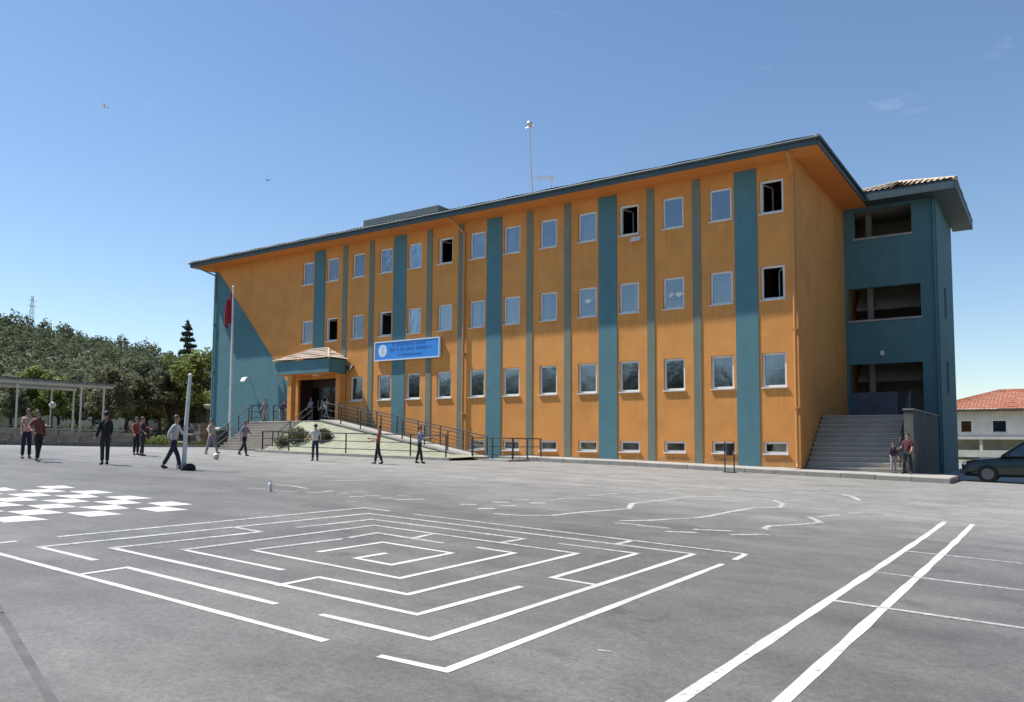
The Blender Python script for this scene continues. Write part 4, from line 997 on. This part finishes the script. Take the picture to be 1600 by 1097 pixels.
for sx in (-.4, .4):
    for sy in (-.22, .3):
        mb = MB(); mb.tube([(P.x+sx-.03, P.y+sy, P.z+.08), (P.x+sx+.03, P.y+sy, P.z+.08)], .08, 10); part('wheel', mb, 'rubber', bn2)
P = atY(323, 692, 3.2); P.z = terr(P.x, P.y)
lp_ = thing('garden_lamp', 'short garden lamp post with a flat pale head near the building corner', 'lamp', P)
mb = MB(); mb.tube([(P.x, P.y, P.z), (P.x, P.y, P.z+2.6)], .05, 8); part('post', mb, 'grime', lp_)
mb = MB(); mb.lathe((P.x, P.y, P.z+2.6), [(.06, 0), (.2, .1), (.34, .22), (.36, .26), (.1, .33)], 10); part('head', mb, 'concrete', lp_)
P = atX(82, 633, -14.5)
sl_ = thing('garden_lamp', 'small pale globe lamp seen through the pergola', 'lamp', (P.x, P.y, terr(P.x, P.y)))
mb = MB(); mb.tube([(P.x, P.y, terr(P.x, P.y)-.1), (P.x, P.y, P.z-.15)], .05, 8); part('post', mb, 'grime', sl_)
mb = MB(); mb.ball((P.x, P.y, P.z), .2, 12, 8); part('globe', mb, 'white', sl_)

# ------------------------------------------------------------------ flagpole, volleyball pole, ball, bin, bottle
fx, fy = -6.14, -1.2; fz = gz(fx, fy)
fp = thing('flagpole', 'tall white flagpole before the teal corner', 'flagpole', (fx, fy, fz))
mb = MB(); mb.tube([(fx, fy, fz), (fx-.03, fy, 5.5), (fx-.1, fy, 10.0)], [.085, .075, .05], 10); part('pole', mb, 'polewhite', fp)
mb = MB(); mb.ball((fx-.1, fy, 10.08), .09, 10, 8); part('finial', mb, 'polewhite', fp)
mb = MB(); mb.box(fx-.25, fx+.25, fy-.25, fy+.25, fz-.2, fz+.12); part('base', mb, 'concrete', fp)
mb = MB(); mb.tube([(fx+.08, fy-.06, fz+1.3), (fx-.02, fy-.06, 9.9)], .012, 5); part('halyard', mb, 'polewhite', fp)
mb = MB(); nu, nv = 14, 16; vs = []
for j in range(nv+1):
    z = 9.8-1.75*j/nv
    for i in range(nu+1):
        s = i/nu; w = .44*(.45+.55*math.sin(min(1, j/nv*1.3)*1.57))
        vs.append((fx-.14-w*s+.03*math.sin(9*s+j*.3), fy-.02-.22*math.sin(7.5*s+.15*j)*s**.5, z-.42*s+.05*math.sin(5*s)))
mb.add(vs, [(j*(nu+1)+i, j*(nu+1)+i+1, (j+1)*(nu+1)+i+1, (j+1)*(nu+1)+i) for j in range(nv) for i in range(nu)])
fl_ = single('flag', mb, 'flag', 'limp red flag hanging from the flagpole', 'flag', (fx-.14, fy, 9.8), smooth=True); fl_.modifiers.new('thickness', 'SOLIDIFY').thickness = .006
P = G(287, 734)
vp = thing('volleyball_pole', 'white volleyball post leaning out of a dark base weight', 'post', P)
mb = MB(); mb.tube([P+Vector((0, 0, .02)), P+Vector((.04, 0, 1.2)), P+Vector((.11, .02, 2.5))], [.062, .054, .042], 12); part('post', mb, 'polewhite', vp)
mb = MB(); mb.ball(P+Vector((.11, .02, 2.51)), .058, 10, 6); part('cap', mb, 'polewhite', vp)
for z in (1.1, 2.3):
    mb = MB(); mb.tube([P+Vector((.03+.035*z, -.1, z)), P+Vector((.03+.035*z, .12, z))], .015, 6); part('hook', mb, 'steel', vp)
mb = MB(); mb.lathe((P.x+.22, P.y-.02, P.z), [(.19, 0), (.2, .04), (.17, .12), (.1, .17), (.07, .13)], 18); part('base_weight', mb, 'rubber', vp)
mb = MB(); mb.box(P.x-.13, P.x+.13, P.y-.14, P.y+.14, P.z, P.z+.17); part('foot_plate', mb, 'polewhite', vp)
P = G(337.5, 718)
mb = MB(); mb.ball((P.x, P.y, P.z+.11), .11, 16, 12); ball = single('football', mb, 'ball', 'pale football at the feet of the boy in the beige top', 'ball', P, smooth=True)
P = G(422, 768)
bt = thing('plastic_bottle', 'small white bottle standing alone on the asphalt', 'bottle', P)
mb = MB(); mb.lathe(P, [(.036, 0), (.04, .01), (.04, .12), (.036, .15), (.016, .18), (.016, .2)], 12); part('body', mb, 'white', bt)
mb = MB(); mb.lathe((P.x, P.y, P.z+.2), [(.019, 0), (.019, .022)], 10); part('cap', mb, 'white', bt)
P = G(1140, 738.5)
lb = thing('litter_bin', 'black litter bin hung between two thin posts by the kerb', 'bin', P)
mb = MB(); mb.lathe((P.x, P.y, P.z+.62), [(.11, 0), (.125, .02), (.15, .42), (.155, .44), (.13, .44)], 16); part('basket', mb, 'black', lb)
for s in (-.17, .17):
    mb = MB(); mb.tube([P+Vector((s, 0, 0)), P+Vector((s, 0, 1.12))], .024, 8); part('post', mb, 'darkmetal', lb)
mb = MB(); mb.tube([P+Vector((-.17, 0, .95)), P+Vector((.17, 0, .95))], .018, 6); part('axle', mb, 'darkmetal', lb)
mb = MB(); mb.box(P.x-.23, P.x+.23, P.y-.12, P.y+.12, P.z, P.z+.03); part('foot', mb, 'darkmetal', lb)

# ------------------------------------------------------------------ birds
def bird(label, u, v, dist, span, m, rz):
    d = ray(u, v).normalized(); p = CAM+d*dist; t = thing('flying_bird', label, 'bird', p); t.rotation_euler = (.2, .15, rz); k = span
    mb = MB(); mb.ball((0, 0, 0), .12*k, 10, 8, .8, 2.3, .8); mb.ball((0, -.30*k, .03*k), .07*k, 8, 6); mb.add([(0, -.42*k, .02*k), (.02*k, -.34*k, .05*k), (-.02*k, -.34*k, .05*k), (0, -.34*k, .0)], [(0, 1, 2), (0, 2, 3), (0, 3, 1)]); mb.prism([(-.05*k, .2*k, 0), (.05*k, .2*k, 0), (.1*k, .45*k, 0), (-.1*k, .45*k, 0)], (0, 0, .015*k)); lpart('body', mb, m, t, True)
    for s in (-1, 1):
        mb = MB(); mb.prism([(0, -.12*k, .03*k), (s*.28*k, -.14*k, .14*k), (s*.55*k, .02*k, .10*k), (s*.26*k, .10*k, .13*k), (0, .12*k, .03*k)], (0, 0, .015*k)); lpart('wing', mb, m, t)
bird('small dark bird in the sky at upper left', 418, 282, 60, .55, 'black', .8)
bird('small white bird high in the sky at far left', 164, 167, 75, .8, 'paper', 2.0)

# ------------------------------------------------------------------ house and car on the right
hx, hy = 32.5, 62.0; hz0 = terr(hx, hy)
hs = thing('far_house', 'low white house with a red tiled roof beyond the tower', 'house', (hx, hy, hz0))
mb = MB(); hh_ = 4.4; wins = [(26.4, 27.4, 2.2, 3.4), (29.0, 30.2, 2.2, 3.4), (32.2, 33.4, 2.2, 3.4), (35.0, 36.2, 2.2, 3.4)]
wall_with_holes(mb, 23.5, 41.5, -2.4, hh_, wins, hy-4, .2); mb.quad((41.5, hy-4, -2.4), (41.5, hy+4, -2.4), (41.5, hy+4, hh_), (41.5, hy-4, hh_)); mb.quad((23.5, hy+4, -2.4), (23.5, hy-4, -2.4), (23.5, hy-4, hh_), (23.5, hy+4, hh_))
part('wall', mb, 'whitewall', hs)
mb = MB(); A, B, C, D = (22.9, hy-4.6, hh_), (42.1, hy-4.6, hh_), (42.1, hy+4.6, hh_), (22.9, hy+4.6, hh_); ra, rb = (29.5, hy, hh_+2.0), (37.5, hy, hh_+2.0)
tiled(mb, A, B, ra, rb, .5, .34, .05, 3); tiled(mb, B, C, rb, rb, .5, .34, .05, 3); tiled(mb, D, A, ra, ra, .5, .34, .05, 3); mb.tube([A, ra], .12, 6); mb.tube([B, rb], .12, 6); mb.tube([ra, rb], .14, 6); mb.quad(A, B, C, D)
part('roof', mb, 'redtile', hs)
mb = MB(); mb.box(22.8, 42.2, hy-4.75, hy-4.6, hh_-.22, hh_+.02); part('fascia', mb, 'trunk', hs)
mb = MB(); mb.box(23.0, 42.0, hy-6.0, hy-4.02, 1.55, 1.8); part('balcony_slab', mb, 'whitewall', hs)
mb = MB(); mb.box(23.0, 42.0, hy-6.0, hy-5.9, -.1, .55); part('terrace_wall', mb, 'whitewall', hs)
for x in (23.2, 28.2, 33.2, 38.2, 41.7):
    mb = MB(); mb.box(x-.12, x+.12, hy-5.9, hy-5.7, -1.5, 1.55); part('column', mb, 'whitewall', hs)
for a, b, c, d in wins:
    mb = MB(); ring(mb, a, b, c, d, .08, hy-3.9, hy-3.84); w = part('window', mb, 'white', hs); mb = MB(); mb.box(a+.08, b-.08, hy-3.88, hy-3.87, c+.08, d-.08); part('pane', mb, 'carglass', w)
mb = MB(); mb.quad((23.6, hy-3.6, -2), (41.4, hy-3.6, -2), (41.4, hy-3.6, hh_), (23.6, hy-3.6, hh_)); part('interior', mb, 'interior', hs)

cx_, cy_ = 31.28, 2.05; cz_ = gz(33, 2)+.004
car = thing('parked_car', 'dark green parked car beside the stair tower', 'car', (cx_, cy_, cz_)); M['carpaint'] = mat('dark_green_car_paint', (.016, .028, .026), .22, .06, 3, 0, spec=.6, dirt=.25, dscale=3)
M['rimgrey'] = mat('wheel_rim', (.16, .16, .165), .4, .2, 14, .1, metal=.6)
# body lofted from cross sections along its length (front at x = 0, length 4.2)
secs = [(.00, .30, .62, .56, .62), (.10, .22, .74, .70, .74), (.55, .20, .82, .78, .82), (1.05, .20, .88, .80, .88), (1.25, .20, .92, .82, .92), (3.55, .20, .95, .82, .95), (3.95, .22, .93, .80, .93), (4.15, .30, .86, .74, .86), (4.20, .40, .70, .66, .70)]
def loft(sections, n=16, pw=5.0):
    mb = MB(); vs = []
    for (x, zl, zh, hw, _) in sections:
        zc, hh2 = (zl+zh)/2, (zh-zl)/2
        for k in range(n):
            a = 2*math.pi*(k+.5)/n; c, s = math.cos(a), math.sin(a)
            vs.append((x, math.copysign(abs(c)**(2/pw), c)*hw, zc+math.copysign(abs(s)**(2/pw), s)*hh2))
    fs = [(i*n+k, i*n+(k+1) % n, (i+1)*n+(k+1) % n, (i+1)*n+k) for i in range(len(sections)-1) for k in range(n)]
    fs += [tuple(range(n))[::-1], tuple(range((len(sections)-1)*n, len(sections)*n))]
    return mb.add(vs, fs)
lpart('body', loft(secs), 'carpaint', car, True)
def cab(poly, hw0, hw1, zl, zh):
    mb = MB(); vs = []
    for s in (-1, 1): vs += [(x, s*(hw0+(hw1-hw0)*(z-zl)/(zh-zl)), z) for x, z in poly]
    n = len(poly); return mb.add(vs, [tuple(range(n)), tuple(range(n, 2*n))[::-1]]+[(i, n+i, n+(i+1) % n, (i+1) % n) for i in range(n)])
lpart('roof', cab([(1.78, 1.38), (2.0, 1.43), (3.0, 1.43), (3.42, 1.38), (3.42, 1.41), (3.0, 1.47), (2.0, 1.47), (1.78, 1.41)], .62, .56, 1.38, 1.47), 'carpaint', car)
lpart('windscreen', cab([(1.15, .90), (1.78, 1.39), (1.82, 1.39), (1.20, .90)], .74, .60, .9, 1.39), 'carglass', car)
lpart('rear_window', cab([(3.42, 1.39), (3.98, .92), (3.94, .92), (3.38, 1.39)], .74, .60, .9, 1.39), 'carglass', car)
for s in (-1, 1):
    for (a, b, c, d) in ((1.30, 1.88, 2.42, 2.42), (2.50, 2.50, 3.30, 3.62)):
        mb = MB(); q = [(a, s*.765, .93), (b, s*.635, 1.36), (c, s*.635, 1.36), (d, s*.765, .93)]; mb.add(q+[(x, y_-s*.012, z) for x, y_, z in q], [(0, 1, 2, 3), (4, 7, 6, 5)]); lpart('side_window', mb, 'carglass', car)
    for xa, xb in (((1.2, .78), (1.84, .625)), ((2.46, .77), (2.46, .63)), ((3.92, .77), (3.36, .63))):
        mb = MB(); mb.bar((xa[0], s*xa[1], .92), (xb[0], s*xb[1], 1.4), .07); lpart('roof_pillar', mb, 'carpaint', car)
    mb = MB(); mb.ball((1.38, s*.90, .98), .1, 10, 8, .7, 1.1, .75); lpart('mirror', mb, 'carpaint', car, True)
    for xw in (.78, 3.38):
        mb = MB(); mb.tube([(xw, s*.64, .31), (xw, s*.66, .31), (xw, s*.81, .31), (xw, s*.835, .31)], [.29, .31, .31, .28], 22); wh = lpart('wheel', mb, 'rubber', car, True)
        mb = MB(); mb.tube([(xw, s*.80, .31), (xw, s*.845, .31)], .19, 18); lpart('rim', mb, 'rimgrey', wh)
    mb = MB(); mb.ball((.10, s*.56, .66), .14, 12, 8, .6, 1.1, .6); lpart('headlight', mb, 'white', car, True)
    mb = MB(); mb.ball((4.14, s*.60, .72), .13, 12, 8, .5, .9, .7); lpart('tail_light', mb, 'flag', car, True)
mb = MB(); mb.box(-.06, .12, -.70, .70, .30, .46); lpart('bumper', mb, 'darkmetal', car); mb = MB(); mb.box(-.03, .03, -.35, .35, .52, .64); lpart('grille', mb, 'black', car)
mb = MB(); mb.box(4.12, 4.26, -.70, .70, .34, .5); lpart('bumper', mb, 'darkmetal', car)
mb = MB(); mb.box(1.3, 3.6, -.55, .55, .5, .9); mb.box(1.9, 2.3, -.6, -.15, .9, 1.2); mb.box(1.9, 2.3, .15, .6, .9, 1.2); mb.box(2.9, 3.3, -.6, .6, .9, 1.2); lpart('seats', mb, 'black', car)

# ------------------------------------------------------------------ people
def cloth(name, c): 
    if name not in M: M[name] = mat(name, c, .9, .12, 9, .25, 60)
    return name
SK = mat('skin', (.42, .24, .17), .6, .06, 8, 0); HR = mat('dark_hair', (.018, .013, .011), .6, .2, 20, .3, 60)
M['skin'] = SK; M['hair'] = HR; M['shoe'] = mat('dark_shoe', (.02, .02, .022), .6, .2, 12, .1)
def skin_obj(name, verts, edges, m, parent, sub=1):
    me = bpy.data.meshes.new(name); me.from_pydata([v[0] for v in verts], edges, []); me.materials.append(M[m])
    o = link(name, me, parent); md = o.modifiers.new('skin', 'SKIN'); md.use_smooth_shade = True
    lay = me.skin_vertices[0].data if len(me.skin_vertices) else None
    for i, v in enumerate(verts):
        r = v[1]; lay[i].radius = (r, r) if not isinstance(r, tuple) else r; lay[i].use_root = (i == 0)
    if sub: s = o.modifiers.new('subdivision', 'SUBSURF'); s.levels = sub; s.render_levels = sub
    return o
def rotv(v, ax, ang): return Matrix.Rotation(math.radians(ang), 3, ax) @ v
def person(label, pos, h, face, shirt, trousers, legs=((4, 4), (-4, 4)), arms=((5, 8, 15), (-5, 8, 15)), lean=0, skirt=False, sleeve=.75, bag=None, hair='short', hip=0, side=0, group='children playing in the school yard', spread=2.5):
    """figure of height h facing -Y before being turned; legs: (forward swing, knee bend) per side; arms: (forward swing, outward, elbow bend)"""
    t = thing('person', label, 'person', pos, group); t.rotation_euler.z = face; t.scale = (h, h, h)
    J = {}; dz = Vector((0, 0, 1))
    low = 99
    for s, (sw, kn) in ((-1, legs[0]), (1, legs[1])):
        hipj = Vector((s*.048, 0, .50)); d = rotv(rotv(Vector((0, 0, -1)), 'X', -sw), 'Y', -s*spread); k = hipj+d*.235
        d2 = rotv(rotv(Vector((0, 0, -1)), 'X', -sw+kn), 'Y', -s*spread); a = k+d2*.222
        toe = rotv(Vector((s*.012, -.085, -.018)), 'X', max(-20, min(28, (-sw+kn)*.35)))
        J['hip', s], J['knee', s], J['ank', s], J['toe', s] = hipj, k, a, a+toe; low = min(low, a.z)
    off = Vector((0, 0, .042-low))
    for key in list(J): J[key] = J[key]+off
    pel = Vector((0, 0, .525))+off
    bend = lambda p: pel+rotv(rotv(p-pel, 'X', lean), 'Y', side)
    B_ = lambda x, y, z: bend(Vector((x, y, z))+off)
    waist, chest, neck, jaw, headc, crown_ = B_(0, 0, .60), B_(0, -.004, .735), B_(0, .004, .825), B_(0, -.006, .872), B_(0, -.004, .925), B_(0, .006, .968)
    for s, (sw, outw, el) in ((-1, arms[0]), (1, arms[1])):
        sh = B_(s*.088, 0, .785); d = rotv(rotv(Vector((0, 0, -1)), 'X', -sw), 'Y', -s*outw); e = sh+rotv(d, 'X', lean*.6)*.165
        d2 = rotv(rotv(Vector((0, 0, -1)), 'X', -(sw+el)), 'Y', -s*outw*.7); w = e+rotv(d2, 'X', lean*.6)*.145
        J['sh', s], J['el', s], J['wr', s], J['hd', s] = sh, e, w, d2
    V = [(pel, (.052, .04)), (waist, (.045, .032)), (chest, (.052, .034)), (neck, .028), (jaw, (.036, .04)), (headc, (.047, .054)), (crown_, (.032, .038))]; E_ = [(0, 1), (1, 2), (2, 3), (3, 4), (4, 5), (5, 6)]
    for s in (-1, 1):
        i = len(V); V += [(J['hip', s], .042), (J['knee', s], .03), (J['ank', s], .016), (J['toe', s], (.011, .008))]; E_ += [(0, i), (i, i+1), (i+1, i+2), (i+2, i+3)]
        i = len(V); p = J['wr', s]+J['hd', s]*.035; V += [(J['sh', s], .029), (J['el', s], .023), (J['wr', s], .015), (p, (.020, .011))]; E_ += [(2, i), (i, i+1), (i+1, i+2), (i+2, i+3)]
        d = J['hd', s]; ax = d.cross(Vector((1, 0, 0))).normalized() if abs(d.x) < .8 else Vector((0, 1, 0)); pi_ = i+3
        for k, (o_, ln) in enumerate(((-.0135, .030), (-.0045, .036), (.0045, .034), (.0135, .026))):
            j = len(V); q = p+d*.020+ax*o_; V += [(q, .0050), (q+d*ln*.6+Vector((-s*.003, 0, 0)), .0046), (q+d*ln+Vector((-s*.009, 0, 0)), .0038)]; E_ += [(pi_, j), (j, j+1), (j+1, j+2)]
        j = len(V); q = J['wr', s]+d*.018; fwd_ = ax if ax.y < 0 else -ax; V += [(q+fwd_*.022+d*.012, .0056), (q+fwd_*.028+d*.032, .0045)]; E_ += [(pi_, j), (j, j+1)]
    skin_obj('body', V, E_, 'skin', t)
    # shirt with sleeves
    V = [(pel-Vector((0, 0, .02)), (.088, .066)), (waist, (.082, .060)), (chest, (.088, .066)), (neck-(neck-chest)*.12, .040)]; E_ = [(0, 1), (1, 2), (2, 3)]
    for s in (-1, 1):
        i = len(V); e, w = J['el', s], J['wr', s]; end = e+(w-e)*max(0, (sleeve-.5)*2) if sleeve > .5 else J['sh', s]+(e-J['sh', s])*sleeve*2
        V += [(J['sh', s], .034), (J['sh', s]+(e-J['sh', s])*min(1, sleeve*2)*.9, .034)]; E_ += [(2, i), (i, i+1)]
        if sleeve > .55: V.append((end, .026)); E_.append((i+1, i+2))
    skin_obj('shirt', V, E_, shirt, t)
    V = [(pel+Vector((0, 0, .05)), (.074, .054)), (pel-Vector((0, 0, .025)), (.08, .062))]; E_ = [(0, 1)]
    for s in (-1, 1):
        i = len(V); V += [(J['hip', s]-Vector((0, 0, .03)), .052), (J['knee', s], .040), (J['ank', s]+(J['knee', s]-J['ank', s])*.06, .036)]; E_ += [(1, i), (i, i+1), (i+1, i+2)]
    skin_obj('trousers', V, E_, trousers, t)
    # hair, face, shoes
    mb = MB(); c = headc; mb.ball(c+Vector((0, .008, .010)), .0565, 14, 10, .93, 1.04, .94)
    mb.v = [v for v in mb.v]; keep = []
    for f in mb.f:
        q = sum((Vector(mb.v[i]) for i in f), Vector())/len(f)-c
        if q.z > .026 or (q.y > -.005+(.03 if q.z < -.02 else 0) and q.z > (-.035 if hair == 'short' else -.07)): keep.append(f)
    mb.f = keep; mb.mi = [0]*len(keep); lpart('hair', mb, 'hair', t, True)
    mb = MB()
    for s in (-1, 1): mb.ball(c+Vector((s*.019, -.050, .0)), .0065, 8, 6, 1.2, .6, .8)
    mb.box(c.x-.016, c.x+.016, c.y-.0515, c.y-.046, c.z-.036, c.z-.031); lpart('eyes_and_mouth', mb, 'hair', t)
    mb = MB(); mb.add([c+Vector((-.008, -.050, -.02)), c+Vector((.008, -.050, -.02)), c+Vector((0, -.067, -.018)), c+Vector((0, -.05, .006))], [(0, 1, 2), (1, 3, 2), (3, 0, 2), (0, 3, 1)])
    for s in (-1, 1): mb.ball(c+Vector((s*.050, .004, -.006)), .012, 8, 6, .5, .9, 1.3)
    lpart('nose_and_ears', mb, 'skin', t, True)
    for s in (-1, 1):
        a, q = J['ank', s], J['toe', s]; mb = MB(); d = (q-a); heel = a-Vector((d.x, d.y, 0)).normalized()*.022
        mb.ball((heel*.45+q*.55)+Vector((0, 0, -.014)), .03, 12, 8, .85, 2.0, .75); mb.ball(a+Vector((0, 0, -.008)), .030, 10, 8, .95, 1.1, 1.0)
        mb.v = [(x, y, max(z, min(a.z, q.z)-.040)) for x, y, z in mb.v]; lpart('shoe', mb, 'shoe', t, True)
    if bag:
        mb = MB(); b0 = chest+Vector((0, .085, -.03)); mb.ball(b0, .085, 12, 10, .85, .55, 1.25); lpart('backpack', mb, bag, t, True)
    return t
for nm, c in (('peach', (.55, .36, .28)), ('maroon', (.17, .055, .05)), ('navy', (.022, .026, .05)), ('blackcloth', (.018, .018, .022)), ('charcoal', (.03, .03, .035)), ('red', (.28, .05, .045)), ('crimson', (.075, .02, .026)), ('plum', (.05, .025, .045)), ('lightgrey', (.50, .50, .50)),
              ('beige', (.36, .32, .27)), ('greycloth', (.24, .23, .26)), ('mauve', (.22, .19, .25)), ('offwhite', (.58, .58, .54)), ('brickred', (.27, .08, .06)), ('bluegrey', (.19, .23, .34)), ('denim', (.03, .04, .065)), ('whitecloth', (.66, .66, .68)), ('darkblue', (.02, .03, .09)), ('sand', (.30, .27, .20))): cloth(nm, c)
def at_px(u, v): p = G(u, v); return p
def toward(p, u, v): q = G(u, v); return math.atan2(q.x-p.x, -(q.y-p.y))   # turn so that -Y points at q
RD = math.radians
pe = [
 ('boy in a peach shirt and navy trousers, arm round his friend at far left', (40, 716.5), 1.50, RD(80), 'peach', 'navy', dict(legs=((3, 2), (-3, 2)), arms=((8, 10, 20), (10, 62, 50)), sleeve=.4, side=3)),
 ('boy in a maroon jacket stepping off beside his friend at far left', (58, 721), 1.50, RD(95), 'maroon', 'blackcloth', dict(legs=((22, 12), (-14, 8)), arms=((8, 40, 60), (-8, 12, 18)), sleeve=1.0, side=-4)),
 ('boy all in black with a backpack standing alone at left', (163, 726), 1.52, RD(-100), 'blackcloth', 'charcoal', dict(legs=((10, 4), (-8, 4)), arms=((12, 10, 40), (4, 10, 30)), sleeve=1.0, bag='blackcloth')),
 ('boy in a red shirt with his arm over another boy behind the pole', (212, 711), 1.36, RD(90), 'red', 'blackcloth', dict(legs=((6, 4), (-4, 2)), arms=((15, 14, 30), (20, 66, 40)), sleeve=.9)),
 ('boy in a plum sweater under the red shirted boy\'s arm', (222, 712.5), 1.38, RD(120), 'plum', 'charcoal', dict(legs=((8, 4), (-8, 6)), arms=((10, 30, 50), (-4, 10, 15)), sleeve=1.0, side=-3)),
 ('boy in a pale grey shirt striding past the white volleyball post', (270, 733.5), 1.52, RD(125), 'lightgrey', 'navy', dict(legs=((24, 10), (-24, 6)), arms=((-26, 8, 40), (32, 10, 60)), sleeve=.8, lean=6)),
 ('boy in a beige top and grey trousers about to kick the football', (329, 710), 1.46, RD(95), 'beige', 'greycloth', dict(legs=((-8, 8), (26, 10)), arms=((24, 26, 20), (-20, 24, 20)), sleeve=.8, spread=5)),
 ('boy in a mauve shirt and black trousers walking before the steps', (381, 712.5), 1.45, RD(105), 'mauve', 'blackcloth', dict(legs=((20, 8), (-22, 14)), arms=((-20, 12, 30), (26, 10, 45)), sleeve=.5, lean=4)),
 ('boy in an off white shirt seen from behind in front of the shrubs', (492, 720), 1.36, RD(-112), 'offwhite', 'denim', dict(legs=((3, 2), (-3, 3)), arms=((14, 34, 45), (14, 34, 45)), sleeve=.45, spread=3.5)),
 ('boy in a brick red shirt and black trousers facing left', (590, 725), 1.38, RD(-50), 'brickred', 'blackcloth', dict(legs=((10, 3), (-10, 10)), arms=((20, 16, 70), (10, 14, 60)), sleeve=.45, lean=-4)),
 ('boy in a blue grey shirt holding something, right of the boy in red', (655, 724), 1.42, RD(118), 'bluegrey', 'blackcloth', dict(legs=((14, 6), (-10, 5)), arms=((35, 12, 65), (40, 12, 60)), sleeve=.6, lean=3)),
]
for lab, (u, v), h, f, sh, tr_, kw in pe:
    person(lab, at_px(u, v), h, f, sh, tr_, **kw)
gg = 'children at the school entrance'
person('child in a mauve top with a satchel on the top step', (-3.55, -.75, PZ), 1.36, RD(30), 'mauve', 'sand', legs=((8, 4), (-8, 6)), arms=((10, 12, 40), (-6, 12, 20)), sleeve=.8, group=gg)
person('child in dark blue leaning forward on the landing railing', (-2.35, -.62, PZ), 1.30, RD(100), 'darkblue', 'greycloth', legs=((10, 6), (-6, 4)), arms=((50, 10, 40), (46, 10, 40)), lean=34, sleeve=1.0, group=gg)
person('dark clothed child standing against the entrance pillar', (-1.42, -.72, PZ), 1.36, RD(10), 'blackcloth', 'charcoal', legs=((2, 2), (-2, 2)), arms=((6, 8, 20), (6, 8, 20)), sleeve=1.0, group=gg)
person('child in a white shirt bending by the entrance doors', (1.15, -.35, PZ), 1.32, RD(-60), 'whitecloth', 'greycloth', legs=((22, 20), (-14, 10)), arms=((46, 14, 40), (30, 20, 30)), lean=30, sleeve=.8, group=gg)
person('child in a grey blue shirt in the shaded doorway', (-.9, .35, PZ+.01), 1.42, RD(15), 'bluegrey', 'navy', legs=((4, 2), (-4, 2)), arms=((6, 8, 20), (6, 8, 20)), sleeve=.6, group=gg)
person('child in a sand coloured top inside the doorway near the doors', (.35, .45, PZ+.01), 1.45, RD(-10), 'beige', 'charcoal', legs=((4, 2), (-4, 2)), arms=((6, 8, 20), (16, 8, 50)), sleeve=.6, group=gg)
gz2 = gz(29.9, -.5)+.2
person('boy in a crimson shirt leaning on the wall beside the tower steps', (29.72, .35, gz(29.7, 0)+.19), 1.46, RD(-20), 'crimson', 'blackcloth', legs=((12, 10), (-4, 4)), arms=((16, 12, 60), (8, 14, 40)), sleeve=.5, lean=-5, group='children by the tower steps')
person('small child in purple beside the boy on the tower steps', (29.28, .25, gz(29.2, 0)+.19), 1.12, RD(30), 'plum', 'greycloth', legs=((6, 4), (-6, 4)), arms=((10, 10, 30), (6, 10, 20)), sleeve=.8, group='children by the tower steps')
